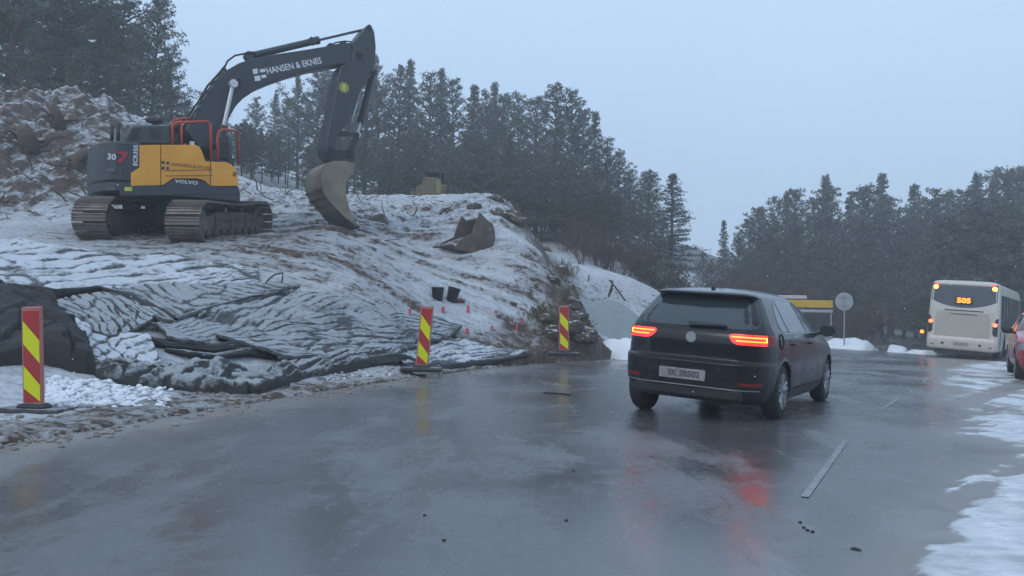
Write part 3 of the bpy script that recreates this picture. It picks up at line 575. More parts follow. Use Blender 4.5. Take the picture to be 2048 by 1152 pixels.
for i0, i1 in ((4, 4.35), (5, 5.35), (5.9, 6.2), (7, 9)):
    def ip(t): i = min(int(t), len(sh) - 2); return sh[i].lerp(sh[i + 1], t - i)
    q = [ip(i0 + (i1 - i0) * k / 4) for k in range(5)]; ou = [(p - c_).normalized() * .025 + p for p in q]
    b_ = MB(); b_.grid([[p + SN * .015, p - SN * (2 * BW + .015)] for p in ou]); eb(b_, 'wear_strip', M_STL, BK)
b_ = MB(); b_.prism([p - SN * .1 for p in plp([(664, 322), (690, 316), (710, 318), (711, 328), (690, 330), (668, 330)], BW)], -SN * (2 * BW - .2), .02); eb(b_, 'bucket_bracket', M_BLK, BK)
b_ = MB(); e = pl(717, 452, BW); d2 = (pl(717, 452, BW) - pl(692, 437, BW)).normalized(); b_.prism([e - d2 * .28 + SN * .02, e + d2 * .05 + SN * .02, e + d2 * .05 - SN * (2 * BW + .02), e - d2 * .28 - SN * (2 * BW + .02)], d2.cross(SN) * .035); eb(b_, 'cutting_edge', M_STL, BK)
# ================================================================ VEHICLES
def lerp_tab(tab):
    xs_ = [t[0] for t in tab]; ys_ = [t[1] for t in tab]
    return lambda x: float(np.interp(x, xs_, ys_))
def smooth_tab(tab):
    """monotone-ish smooth interpolation of (z, value) pairs"""
    X = np.array([t[0] for t in tab], float); Y = np.array([t[1] for t in tab], float)
    d = np.diff(Y) / np.diff(X); m_ = np.zeros(len(X)); m_[0] = d[0]; m_[-1] = d[-1]
    for i in range(1, len(X) - 1): m_[i] = 0 if d[i - 1] * d[i] <= 0 else 2 * d[i - 1] * d[i] / (d[i - 1] + d[i])
    def f(x):
        x = min(max(x, X[0]), X[-1]); i = min(int(np.searchsorted(X, x, side='right')) - 1, len(X) - 2); i = max(i, 0); h = X[i + 1] - X[i]; t = (x - X[i]) / h
        return float((2 * t ** 3 - 3 * t * t + 1) * Y[i] + (t ** 3 - 2 * t * t + t) * h * m_[i] + (-2 * t ** 3 + 3 * t * t) * Y[i + 1] + (t ** 3 - t * t) * h * m_[i + 1])
    return f
class Shell:
    """car or bus body as stacked horizontal outlines; x forward, y left, z up"""
    def __init__(s, W, xr, xf, rr=lambda z: .25, rf=lambda z: .45, bow=.07, taper=.05):
        s.W, s.xr, s.xf, s.rr, s.rf, s.bow, s.taper = W, xr, xf, rr, rf, bow, taper
    def hw(s, x, z):
        W = s.W(z); a = s.xr(z); b = s.xf(z); r = s.rr(z); q = s.rf(z); c = (a + b) / 2; h = max((b - a) / 2, .01)
        y = W * (1 - s.taper * min(1, abs((x - c) / h)) ** 3)
        if x < a + r: y -= r * (1 - math.sqrt(max(0, 1 - min(1, (a + r - x) / r) ** 2)))
        if x > b - q: y -= q * (1 - math.sqrt(max(0, 1 - min(1, (x - b + q) / q) ** 2)))
        return max(y, 0.0)
    def rx(s, y, z):
        W = s.W(z) * (1 - s.taper); r = s.rr(z); y = min(abs(y), W * .999); x = s.xr(z) + s.bow * (y / W) ** 2 * .0
        if y > W - r: x += r * (1 - math.sqrt(max(0, 1 - ((y - W + r) / r) ** 2)))
        return x
    def fx(s, y, z):
        W = s.W(z) * (1 - s.taper); r = s.rf(z); y = min(abs(y), W * .999); x = s.xf(z)
        if y > W - r: x -= r * (1 - math.sqrt(max(0, 1 - ((y - W + r) / r) ** 2)))
        return x
    def half(s, z, ns=90):
        """outline on the left side from rear centre to front centre"""
        W = s.W(z) * (1 - s.taper); r = s.rr(z); q = s.rf(z); a = s.xr(z); b = s.xf(z); P = []
        for i in range(8): P.append((a, (W - r) * i / 8))
        for i in range(12): t = PI / 2 * i / 12; P.append((a + r - r * math.cos(t), W - r + r * math.sin(t)))
        x0, x1 = a + r, b - q
        for i in range(ns + 1): x = x0 + (x1 - x0) * i / ns; P.append((x, s.hw(x, z)))
        for i in range(1, 13): t = PI / 2 * i / 12; P.append((b - q + q * math.sin(t), W - q + q * math.cos(t)))
        for i in range(1, 9): P.append((b, (W - q) * (1 - i / 8)))
        return P
    def body(s, zs, wheels=None, wr=.36, wz=.32, mb=None):
        mb = mb or MB(); V = []; rows = []
        for z in zs:
            h = s.half(z); ring = [(x, y, z) for x, y in h] + [(x, -y, z) for x, y in h[-2:0:-1]]; rows.append(ring)
        n_ = len(rows[0]); vs = [Vector(p) for r_ in rows for p in r_]; fs = []
        for i in range(len(rows) - 1):
            for j in range(n_):
                k = (j + 1) % n_; f = (i * n_ + j, i * n_ + k, (i + 1) * n_ + k, (i + 1) * n_ + j)
                c = (vs[f[0]] + vs[f[1]] + vs[f[2]] + vs[f[3]]) / 4
                if wheels and any(abs(c.y) > .5 and math.hypot(c.x - wx, c.z - wz) < wr for wx in wheels): continue
                fs.append(f)
        if wheels:
            used = set(i for f in fs for i in f)
            for i, p in enumerate(vs):
                for wx in wheels:
                    d = math.hypot(p.x - wx, p.z - wz)
                    if abs(p.y) > .5 and abs(d - wr) < .05 and d > 1e-4 and (i in used):
                        if any(True for _ in (0,)): 
                            # snap only border vertices (those inside a small band)
                            if d < wr + .028: p.x = wx + (p.x - wx) * wr / d; p.z = wz + (p.z - wz) * wr / d
        fs.append(tuple(range((len(rows) - 1) * n_, len(rows) * n_))); fs.append(tuple(range(n_ - 1, -1, -1)))
        mb.smooth = True; mb.add(vs, fs); mb.smooth = False; return mb
    def rpatch(s, poly_rows, off=.004):
        """rows of (z, y0, y1) on the rear -> grid"""
        return [[(s.rx(y0 + (y1 - y0) * k / 16, z) - off, y0 + (y1 - y0) * k / 16, z) for k in range(17)] for z, y0, y1 in poly_rows]
    def fpatch(s, poly_rows, off=.004):
        return [[(s.fx(y0 + (y1 - y0) * k / 16, z) + off, y0 + (y1 - y0) * k / 16, z) for k in range(17)] for z, y0, y1 in poly_rows]
    def spatch(s, rows, sd, off=.004, n_=16):
        """rows of (z, x0, x1) on side sd (+1 left)"""
        return [[(x0 + (x1 - x0) * k / n_, sd * (s.hw(x0 + (x1 - x0) * k / n_, z) + off), z) for k in range(n_ + 1)] for z, x0, x1 in rows]
def paint(name, col, coat=1.0, rough=.35, metal=0.3, dirt=(.10, .10, .10)):
    m, n, b = newmat(name); v = OBJV(n); s = n.nodes.new('ShaderNodeSeparateXYZ'); n.links.new(v, s.inputs[0])
    k = MA(n, 'MULTIPLY', MR(n, s.outputs['Z'], .2, .9, .5, .08), MR(n, NZ(n, 5, 5, .6, v), .35, .65, .4, 1.0))
    n.links.new(MIX(n, k, col, dirt), b.inputs['Base Color']); b.inputs['Metallic'].default_value = metal
    n.links.new(MR(n, k, 0, .5, rough, .7), b.inputs['Roughness']); b.inputs['Coat Weight'].default_value = coat
    n.links.new(MR(n, k, 0, .4, .06, .45), b.inputs['Coat Roughness']); return m
M_TYRE = mat('tyre rubber', (0.016, 0.016, 0.018), 0.75, dirt=(.05, .048, .045), scale=6, bump=.3)
M_PLA = mat('black plastic', (0.012, 0.012, 0.014), 0.5, dirt=(.04, .04, .04))
M_RIM = mat('alloy rim', (0.30, 0.31, 0.33), 0.35, .7, dirt=(.1, .1, .1), scale=8)
M_PLATE = mat('dirty plate', (0.32, 0.31, 0.32), 0.5, dirt=(.14, .13, .13), dirt_amt=.9, scale=9)
M_TXT = mat('plate characters', (0.10, 0.10, 0.11), 0.6)
M_CGL, n, b = newmat('car glass'); b.inputs['Base Color'].default_value = (0.03, 0.042, 0.05, 1); b.inputs['Roughness'].default_value = 0.10; b.inputs['IOR'].default_value = 1.6; b.inputs['Coat Weight'].default_value = .3
M_LAMPO = mat('lit orange lamp', (.6, .15, .03), .3, emit=(1.0, 0.20, 0.015), es=2.6)
M_LAMPY = mat('lit yellow lamp', (.8, .4, .05), .3, emit=(1.0, 0.42, 0.03), es=4.5)
M_LAMPR = mat('red lamp lens', (.30, .008, .012), .2, emit=(1.0, 0.02, 0.02), es=1.9)
M_REFL = mat('red reflector', (.22, .006, .012), .25)
M_SILV = mat('satin trim', (.42, .44, .46), .3, .7)
def wheel(par, x, y, r, wd, m_rim=None, spokes=5):
    sd = 1 if y > 0 else -1; root = MB(); prof = [(r * .66, -.5), (r * .74, -.5), (r * .93, -.47), (r, -.32), (r, .32), (r * .93, .47), (r * .74, .5), (r * .66, .5)]
    n_ = 40; P = [[(x + rr * math.cos(2 * PI * k / n_), y + yy * wd, r + rr * math.sin(2 * PI * k / n_)) for k in range(n_ + 1)] for rr, yy in prof]
    root.smooth = True; root.grid(P); root.smooth = False; ty = root.build('wheel', M_TYRE, par)
    rm = MB(); ro = r * .67; rm.smooth = True
    rm.grid([[(x + rr * math.cos(2 * PI * k / n_), y + sd * yy * wd, r + rr * math.sin(2 * PI * k / n_)) for k in range(n_ + 1)] for rr, yy in ((ro, .47), (ro * .93, .5), (ro * .9, .3), (ro * .88, -.2), (.01, -.22))]); rm.smooth = False
    for k in range(spokes):
        for da in (-.13, .13):
            a = 2 * PI * k / spokes + da * 1.4 + .3; b_ = 2 * PI * k / spokes + da + .3
            p = Vector((x + math.cos(b_) * r * .10, y + sd * wd * .40, r + math.sin(b_) * r * .10)); q = Vector((x + math.cos(a) * ro * .93, y + sd * wd * .44, r + math.sin(a) * ro * .93))
            rm.cyl(p, q, .022, .028, n=6)
    rm.cyl((x, y + sd * wd * .3, r), (x, y + sd * wd * .46, r), r * .17, n=16); rm.build('rim', m_rim or M_RIM, ty)
    return ty
def quadstrip(mb, P): mb.smooth = True; mb.grid(P); mb.smooth = False
def make_car(name, label, cat, pos, rz, body_m, sh, zs, wx, wr, glass_rear, sidewin, detail):
    t = thing(name, pos, label, cat, rz=rz); return t
# ---------- dark hatchback
GOLF = Shell(smooth_tab([(.18, .80), (.28, .86), (.42, .893), (.62, .90), (.80, .888), (.93, .872), (1.0, .845), (1.06, .81), (1.2, .735), (1.33, .655), (1.40, .60), (1.44, .53), (1.47, .42), (1.485, .28), (1.49, .15)]),
             smooth_tab([(.18, -1.95), (.26, -2.08), (.38, -2.125), (.55, -2.13), (.62, -2.13), (.645, -2.11), (.665, -2.065), (.85, -2.045), (.95, -2.02), (1.02, -1.98), (1.12, -1.905), (1.33, -1.70), (1.375, -1.665), (1.385, -1.76), (1.40, -1.79), (1.425, -1.74), (1.45, -1.5), (1.47, -1.2), (1.49, -.85)]),
             smooth_tab([(.18, 1.95), (.3, 2.08), (.5, 2.12), (.65, 2.08), (.76, 1.95), (.85, 1.70), (.92, 1.35), (.97, 1.08), (1.03, .92), (1.2, .60), (1.36, .24), (1.42, .0), (1.46, -.25), (1.49, -.6)]),
             rr=lerp_tab([(.2, .42), (.6, .42), (.9, .36), (1.1, .24), (1.38, .16), (1.49, .14)]), rf=lerp_tab([(.2, .5), (.7, .55), (.9, .4), (1.1, .3), (1.49, .14)]), taper=.035)
ZG = list(np.arange(.18, .60, .022)) + [.60, .615, .625, .635, .642, .65, .658, .668, .68, .70, .72, .735, .75] + list(np.arange(.77, 1.36, .025)) + [1.365, 1.375, 1.38, 1.385, 1.39, 1.40, 1.412, 1.425, 1.438, 1.45, 1.46, 1.47, 1.478, 1.485, 1.49]
TH_ = R(31.3); rear_mid = Vector(((2.93 + 1.37) / 2, (9.60 + 10.48) / 2, 0)); cpos = rear_mid + Vector((math.sin(TH_), math.cos(TH_), 0)) * 2.13
P_DK = paint('dark grey car paint', (0.006, 0.007, 0.011), coat=.7, rough=.3, metal=0, dirt=(.011, .012, .014)); P_DK.node_tree.nodes['Principled BSDF'].inputs['IOR'].default_value = 1.2
car = thing('parked_car' if False else 'hatchback_car', cpos, 'dark grey hatchback with lit tail lamps driving off on the wet road', 'car', rz=PI / 2 - TH_)
CARP = (3.3, .045)
S = GOLF; body = S.body(ZG, wheels=(-1.31, 1.32), wr=.352, wz=.325).build('body', P_DK, car)
mb = MB(); 
mb.box((0, 0, .42), (3.9, 1.15, .36)); mb.box((-2.0, 0, .285), (.25, 1.25, .16), bev=.04); mb.build('underbody', M_PLA, car)
for x in (-1.31, 1.32):
    for y in (.80, -.80):
        wheel(car, x, y, .318, .20)
        mb = MB(); n_ = 20; P = [[(x + .36 * math.cos(PI * k / n_ - .1 + .2 * k / n_), (y / .8) * yy, .325 + .36 * math.sin(PI * k / n_ - .1 + .2 * k / n_)) for k in range(n_ + 1)] for yy in (.50, .885 if x < 0 else .875)]
        quadstrip(mb, P); mb.prism([(x - .36, (y / .8) * .5, .2), (x + .36, (y / .8) * .5, .2), (x + .36, (y / .8) * .5, .7), (x - .36, (y / .8) * .5, .7)], (0, -.01 * y, 0)); mb.build('wheel_arch', M_PLA, car)
def rp(name, rows, m, par=None, off=.004): b_ = MB(); quadstrip(b_, S.rpatch(rows, off)); return b_.build(name, m, par or car)
rp('rear_window', [(z, -w_, w_) for z, w_ in ((1.02, .66), (1.04, .705), (1.08, .72), (1.14, .70), (1.24, .65), (1.33, .60), (1.365, .56))], M_CGL)
mb = MB(); mb.box((-1.985, .02, 1.045), (.03, .03, .03)); mb.prism([(-1.99, .06, 1.03), (-1.99, -.36, 1.045), (-1.975, -.38, 1.06), (-1.97, .06, 1.075)], (-.03, 0, 0)); mb.build('wiper', M_PLA, car)
mb = MB(); mb.prism([(-1.77, .55, 1.39), (-1.55, .57, 1.41), (-1.55, -.57, 1.41), (-1.77, -.55, 1.39), (-1.80, 0, 1.39)], (0, 0, .012), .004); mb.build('spoiler', P_DK, car)
for sg in (1, -1):
    tl = rp('tail_lamp', [(z, sg * y0, sg * y1) for z, y0, y1 in ((.850, .53, .835), (.868, .48, .845), (.90, .45, .848), (.930, .43, .848), (.955, .435, .845), (.966, .47, .83))], M_LAMPR, off=.006)
    # wrap to the flank
    b_ = MB(); quadstrip(b_, S.spatch([(.85, -1.86, -1.74), (.88, -1.86, -1.70), (.94, -1.86, -1.66), (.97, -1.84, -1.70)], sg, .006)); b_.build('lens_side', M_REFL, tl)
    rp('lamp_bar', [(z, sg * .455, sg * .83) for z in (.928, .943)], M_LAMPO, tl, .010)
    rp('lamp_bar', [(z, sg * .51, sg * .835) for z in (.886, .900)], M_LAMPO, tl, .010)
    rp('lamp_hook', [(.892, sg * .80, sg * .842), (.94, sg * .80, sg * .845)], M_LAMPY, tl, .013)
    rp('reflector', [(.40, sg * .58, sg * .80), (.435, sg * .57, sg * .81)], M_REFL)
rp('bumper_seam', [(.640, -.76, .76), (.650, -.76, .76)], M_PLA, off=.012)
rp('tailgate_seam', [(.985, -.70, .70), (.991, -.70, .70)], M_PLA, off=.003)
rp('bumper_trim', [(.345, -.78, .78), (.357, -.78, .78)], M_SILV, off=.010)
rp('diffuser', [(.20, -.66, .66), (.27, -.70, .70), (.335, -.74, .74)], M_PLA, off=.012)
mb = MB(); mb.box((-2.142, 0.05, .475), (.02, .54, .12), bev=.004); pt_ = mb.build('number_plate', M_PLATE, car)
vs, fs = text_geo('EK 38502', .095, .002, .004); mb = MB(frame((-2.154, .03, .475), (0, -1, 0), (0, 0, 1))); mb.add(vs, fs); mb.build('characters', M_TXT, pt_)
mb = MB(); mb.cyl((-2.03, 0, .895), (-2.062, 0, .893), .062, n=24); mb.cyl((-2.06, 0, .893), (-2.068, 0, .893), .05, n=24); BD = mb.build('badge', M_SILV, car)
mb = MB(); mb.box((-1.35, 0, 1.468), (.09, .035, .05), bev=.012); mb.build('roof_antenna', M_PLA, car)
for sg in (1, -1):
    def sp(name, rows, m, par=None, off=.004): b_ = MB(); quadstrip(b_, S.spatch(rows, sg, off)); return b_.build(name, m, par or car)
    sp('side_window', [(1.00, -.05, .86), (1.1, -.07, .70), (1.2, -.09, .52), (1.30, -.11, .33), (1.37, -.13, .18)], M_CGL)
    sp('side_window', [(1.00, -1.00, -.13), (1.1, -1.02, -.15), (1.2, -1.03, -.17), (1.30, -1.02, -.19), (1.37, -.98, -.21)], M_CGL)
    sp('side_window', [(1.01, -1.33, -1.06), (1.1, -1.36, -1.08), (1.2, -1.30, -1.09), (1.28, -1.22, -1.08), (1.33, -1.12, -1.06)], M_CGL)
    sp('window_trim', [(.985, -1.33, .88), (.997, -1.35, .88)], M_SILV, off=.007)
    for xx in (-.10, -1.02, .92): sp('door_seam', [(z, xx + (0.03 if z > .8 else 0) - .004, xx + .004 + (0.03 if z > .8 else 0)) for z in np.arange(.36, .97, .06)], M_PLA, off=.0025)
    sp('sill', [(.24, -.93, .93), (.30, -.93, .93), (.33, -.93, .93)], M_PLA, off=.008)
    for xx in (-.88, .06):
        h_ = MB(); yy = sg * (S.hw(xx, .86) + .03); h_.tube([(xx - .09, yy - sg * .03, .86), (xx - .07, yy, .862), (xx + .07, yy, .862), (xx + .09, yy - sg * .03, .86)], .014, 6); h_.build('door_handle', P_DK, car)
    mb = MB(); y0 = sg * (S.hw(.72, 1.0)); mb.box((.70, y0 + sg * .15, 1.02), (.10, .19, .14), bev=.045); mb.tube([(.74, y0 - sg * .04, .98), (.71, y0 + sg * .08, .99)], .025, 6); MR_ = mb.build('mirror', P_DK, car)
    mb = MB(); mb.box((.645, y0 + sg * .15, 1.02), (.012, .16, .11)); mb.build('mirror_glass', M_CGL, MR_)
# fuel flap on the right flank
mb = MB(); xx = -1.45; yy = -(S.hw(xx, .90) + .003)
ring = [(xx + .085 * math.cos(a), -(S.hw(xx + .085 * math.cos(a), .90 + .085 * math.sin(a)) + .004), .90 + .085 * math.sin(a)) for a in [2 * PI * k / 24 for k in range(25)]]
mb.tube(ring, .008, 6); mb.build('fuel_flap', M_PLA, car)
mb = MB(); quadstrip(mb, S.fpatch([(1.0, -.72, .72), (1.1, -.69, .69), (1.25, -.62, .62), (1.38, -.55, .55)], .004)); mb.build('windscreen', M_CGL, car)
for sg in (1, -1):
    mb = MB(); quadstrip(mb, S.fpatch([(.60, sg * .45, sg * .84), (.66, sg * .42, sg * .84), (.71, sg * .45, sg * .84)], .006)); mb.build('headlight', M_SILV, car)
mb = MB(); quadstrip(mb, S.fpatch([(.30, -.6, .6), (.45, -.6, .6)], .006)); mb.build('grille', M_PLA, car)
for o in car.children:
    if not o.name.startswith('wheel') or o.name.startswith('wheel_arch'): o.rotation_euler[0] = R(CARP[0]); o.location.z = CARP[1]
car.scale = (1.06, 1.06, 1.06)
# ---------- red car facing us, at the right edge
SR = Shell(smooth_tab([(.22, .80), (.32, .87), (.5, .905), (.7, .91), (.9, .895), (1.02, .865), (1.1, .81), (1.3, .70), (1.47, .60), (1.52, .48), (1.56, .25)]),
           smooth_tab([(.22, -2.0), (.4, -2.15), (.7, -2.16), (1.0, -2.05), (1.3, -1.8), (1.5, -1.5), (1.56, -.9)]),
           smooth_tab([(.22, 2.02), (.4, 2.14), (.65, 2.15), (.82, 2.05), (.93, 1.75), (1.0, 1.30), (1.05, 1.05), (1.2, .78), (1.4, .38), (1.5, .1), (1.56, -.4)]),
           rr=lambda z: .3, rf=lerp_tab([(.2, .45), (.7, .5), (.95, .4), (1.2, .25), (1.56, .2)]), taper=.03)
P_RED = paint('red car paint', (0.42, 0.010, 0.020), rough=.3, metal=0, dirt=(.12, .02, .025))
rh = R(180 + 28); rw = Vector((11.12, 18.05, 0)); 
fwd = Vector((math.sin(rh), math.cos(rh), 0)); lft = Vector((-fwd.y, fwd.x, 0))
rpos = rw - fwd * 1.33 + lft * .80; rpos.z = 0
rc = thing('red_car', rpos, 'red car on the snow at the right edge, only its corner and mirror showing', 'car', rz=PI / 2 - rh); S = SR
S.body(list(np.arange(.22, 1.0, .025)) + list(np.arange(1.0, 1.5, .03)) + [1.5, 1.52, 1.54, 1.55, 1.56], wheels=(-1.33, 1.33), wr=.375, wz=.34).build('body', P_RED, rc)
mb = MB(); mb.box((0, 0, .44), (3.9, 1.15, .36)); mb.build('underbody', M_PLA, rc)
for x in (-1.33, 1.33):
    for y in (.80, -.80):
        wheel(rc, x, y, .335, .21); sg = 1 if y > 0 else -1; mb = MB(); n_ = 20
        quadstrip(mb, [[(x + .385 * math.cos(PI * k / n_), sg * yy, .34 + .385 * math.sin(PI * k / n_)) for k in range(n_ + 1)] for yy in (.5, .89)]); mb.build('wheel_arch', M_PLA, rc)
mb = MB(); quadstrip(mb, S.fpatch([(1.06, -.74, .74), (1.2, -.68, .68), (1.35, -.61, .61), (1.47, -.55, .55)], .005)); mb.build('windscreen', M_CGL, rc)
for sg in (1, -1):
    mb = MB(); quadstrip(mb, S.fpatch([(.66, sg * .48, sg * .86), (.72, sg * .44, sg * .87), (.79, sg * .50, sg * .87)], .006)); mb.build('headlight', M_SILV, rc)
    for rows in ([(1.06, -.02, .88), (1.2, -.05, .66), (1.42, -.08, .28)], [(1.06, -1.05, -.1), (1.2, -1.05, -.12), (1.42, -1.0, -.15)]): mb = MB(); quadstrip(mb, S.spatch(rows, sg, .004)); mb.build('side_window', M_CGL, rc)
    mb = MB(); y0 = sg * S.hw(.8, 1.0); mb.box((.80, y0 + sg * .15, 1.07), (.12, .22, .15), bev=.05); mb.tube([(.84, y0 - sg * .04, 1.0), (.81, y0 + sg * .08, 1.03)], .03, 6); mb.build('mirror', M_PLA, rc)
mb = MB(); quadstrip(mb, S.fpatch([(.35, -.55, .55), (.58, -.6, .6)], .006)); mb.build('grille', M_PLA, rc)
# ---------- bus
BH = 3.12
SB = Shell(smooth_tab([(.30, 1.20), (.36, 1.27), (1.0, 1.275), (2.2, 1.25), (2.9, 1.215), (3.02, 1.17), (3.09, 1.05), (3.12, .85)]),
           smooth_tab([(.30, .04), (.36, .0), (.75, .0), (.8, .03), (1.2, .05), (1.9, .07), (2.4, .13), (2.95, .20), (3.05, .26), (3.12, .5)]),
           smooth_tab([(.30, 11.9), (.5, 12.0), (1.2, 12.0), (2.9, 11.75), (3.12, 11.4)]), rr=lerp_tab([(.3, .16), (2.9, .16), (3.12, .12)]), rf=lambda z: .3, taper=.004)
P_BUS = paint('cream white bus paint', (0.58, 0.55, 0.48), coat=.4, rough=.4, metal=0, dirt=(.24, .23, .21)); P_BUS2 = mat('beige rear hatch', (0.44, 0.41, 0.35), .45, dirt=(.25, .235, .21), scale=1.5)
bh = R(35); bf = Vector((math.sin(bh), math.cos(bh), 0)); br = Vector((math.cos(bh), -math.sin(bh), 0))
rrc = Vector((.587 * 32.6, 32.6, 0)); bpos = rrc - br * 1.27; bpos.z = -0.20
bus = thing('bus', bpos, 'white single-deck bus seen from behind, route number lit orange, hazard lamps on', 'bus', rz=PI / 2 - bh)
bus.rotation_euler[0] = R(3.6); S = SB
S.body([.30, .33, .36, .45, .6, .74, .78, .82, .95] + list(np.arange(1.05, 2.95, .1)) + [2.95, 3.0, 3.04, 3.07, 3.09, 3.11, 3.12], wheels=(3.2, 9.2), wr=.56, wz=.46).build('body', P_BUS, bus)
def bp(name, rows, m, par=None, off=.006): b_ = MB(); quadstrip(b_, S.rpatch(rows, off)); return b_.build(name, m, par or bus)
mb = MB(); n_ = 24; P = []
for k in range(n_ + 1):
    y = -1.17 + 2.34 * k / n_; zlo = 2.02 + .28 * (abs(y) / 1.17) ** 2.2; P.append([(S.rx(y * (1 if z < 2.9 else .98), z) - .008, y, z) for z in [zlo + (2.98 - zlo) * j / 10 for j in range(11)]])
quadstrip(mb, P); RW = mb.build('rear_window', M_CGL, bus)
mb = MB(); mb.box((.07, .0, 2.30), (.03, .62, .30), bev=.01); DS = mb.build('route_display', M_PLA, bus)
vs, fs = text_geo('505', .27, .003, .012); mb = MB(frame((.052, .0, 2.30), (0, -1, 0), (0, 0, 1)) @ Matrix.Diagonal((1.25, 1, 1, 1))); mb.add(vs, fs); mb.build('digits', mat('lit digits', (.6, .2, .03), .4, emit=(1.0, .22, .01), es=1.9), DS)
for sg in (1, -1):
    mb = MB(); x_ = S.rx(1.05, 2.83); mb.cyl((x_ + .02, sg * 1.05, 2.83), (x_ - .03, sg * 1.05, 2.83), .085, n=18); mb.build('hazard_lamp', mat('lit hazard lamp', (.8, .4, .05), .3, emit=(1.0, .36, .04), es=5), bus)
    mb = MB(); x_ = S.rx(1.02, 2.95); mb.box((x_ - .005, sg * 1.0, 2.975), (.02, .16, .03)); mb.build('marker_lamp', M_LAMPR, bus)
    TLm = bp('tail_lamp', [(.95, sg * 1.13, sg * 1.24), (1.05, sg * 1.07, sg * 1.25), (1.4, sg * 1.07, sg * 1.25), (1.65, sg * 1.18, sg * 1.25)], M_PLA, off=.010)
    mb = MB(); x_ = S.rx(1.14, 1.35); mb.cyl((x_ + .03, sg * 1.15, 1.40), (x_ - .035, sg * 1.15, 1.40), .075, n=16); mb.build('lamp_disc', mat('lit brake lamp', (.7, .05, .02), .3, emit=(1, .10, .04), es=4), TLm)
    bp('fog_lamp', [(.50, sg * .62, sg * .72), (.59, sg * .62, sg * .72)], M_PLA); bp('tow_cover', [(.46, sg * .98, sg * 1.10), (.50, sg * .98, sg * 1.10)], M_PLA)
bp('engine_hatch', [(z, -.98 + .06 * (z > 1.7), .98 - .06 * (z > 1.7)) for z in (.86, 1.0, 1.3, 1.6, 1.82)], P_BUS2, off=.012)
bp('hatch_slot', [(1.88, -.72, .68), (1.92, -.72, .68)], M_PLA, off=.014); bp('hatch_slot', [(1.74, -.5, .45), (1.77, -.5, .45)], M_PLA, off=.020)
mb = MB(); mb.box((-.012, 0, .56), (.02, .54, .12), bev=.004); PT_ = mb.build('number_plate', M_PLATE, bus)
mb = MB(); mb.box((1.4, 0, .30), (2.6, 1.9, .3)); mb.box((6, 0, .55), (11, 2.2, .5)); mb.build('underbody', M_PLA, bus)
for x in (3.2, 9.2):
    for y in (1.02, -1.02): wheel(bus, x, y, .46, .30, M_RIM, 8)
for sg in (1, -1):
    b_ = MB(); quadstrip(b_, S.spatch([(1.25, 1.0, 11.2), (1.9, 1.0, 11.2), (2.62, 1.0, 11.2)], sg, .01, 60)); SWn = b_.build('side_window', M_CGL, bus)
    for k in range(7): b_ = MB(); quadstrip(b_, S.spatch([(1.25, 2.3 + 1.45 * k, 2.42 + 1.45 * k), (2.62, 2.3 + 1.45 * k, 2.42 + 1.45 * k)], sg, .018, 2)); b_.build('window_pillar', P_BUS2, SWn)
    b_ = MB(); quadstrip(b_, S.spatch([(.45, 1.0, 1.2), (1.15, 1.0, 1.2)], sg, .012, 2)); b_.build('vent_strip', M_PLA, bus)
    b_ = MB(); b_.tube([(11.9, sg * 1.15, 2.85), (12.25, sg * 1.4, 2.8), (12.3, sg * 1.5, 2.6)], .03, 6); b_.box((12.3, sg * 1.5, 2.3), (.15, .26, .5), bev=.05); b_.build('mirror', M_PLA, bus)
mb = MB(); mb.box((.9, 0, 3.10), (1.0, .5, .05), bev=.02); mb.box((5, 0, 3.14), (3.0, 1.5, .16), bev=.06); mb.build('roof_unit', P_BUS, bus)
# second pair of lamps ahead of the bus: a vehicle mostly hidden behind it
# ================================================================ ROADSIDE THINGS
M_BRED = mat('marker red', (0.42, 0.022, 0.022), .45, dirt=(.25, .06, .05), dirt_amt=.6, scale=6, snow=.3); M_BYEL = mat('fluorescent yellow', (0.70, 0.74, 0.0), .4, dirt=(.55, .55, .02), scale=6)
M_BEDG = mat('faded pink plastic edge', (0.42, 0.16, 0.15), .5, dirt=(.3, .13, .12)); M_RBASE = mat('recycled rubber foot', (.035, .035, .037), .8, dirt=(.09, .085, .08), bump=.4, snow=.3)
def marker(px, top, base, Yd, wpx, lean, yaw, label, hgt):
    p = at(px, base, Yd); t = thing('marker_board', p, label, 'marker board', 'striped marker boards along the road edge', rz=yaw)
    Mx = Matrix.Rotation(lean, 4, 'Y'); wd = .25; h = hgt
    b_ = MB(Mx); b_.box((0, 0, h / 2 + .05), (wd, .045, h), bev=.015); PN = b_.build('panel', M_BEDG, t)
    z0, z1 = .14, h + .0; x0, x1 = -.098, .098
    # stripe field: red sheet with yellow diagonal bands cut as exact polygons
    b_ = MB(Mx); b_.box((0, -.0245, (z0 + z1) / 2), (x1 - x0, .003, z1 - z0)); b_.build('stripe', M_BRED, PN)
    L = z1 - z0; sl = .30 * L if False else .27
    for c0 in (.13, .62):
        za = z1 - c0 * L + .02; zb_ = za - .25 * L   # band: on the left edge spans za..zb, on the right shifted down
        sh_ = .22 * L
        poly = [(x0, za), (x1, za - sh_), (x1, zb_ - sh_), (x0, zb_)]
        poly = [(x, max(z0 + .0, min(z1, z))) for x, z in poly]
        b_ = MB(Mx); b_.prism([(x, -.0262, z) for x, z in poly], (0, -.003, 0)); b_.build('stripe', M_BYEL, PN)
    b_ = MB(); b_.box((0, 0, .03), (.80, .40, .08), bev=.03); b_.box((0, 0, .085), (.34, .2, .07), bev=.03); b_.build('base', M_RBASE, t)
    return t
marker(68, 615, 828, 9.4, 33, R(-3.2), R(-6), 'nearest red and yellow marker board, leaning left in front of the black mats', 1.17)
marker(843, 615, 742, 15.9, 26, R(4.0), R(2), 'striped red and yellow marker board leaning right, between the other two boards', 1.20)
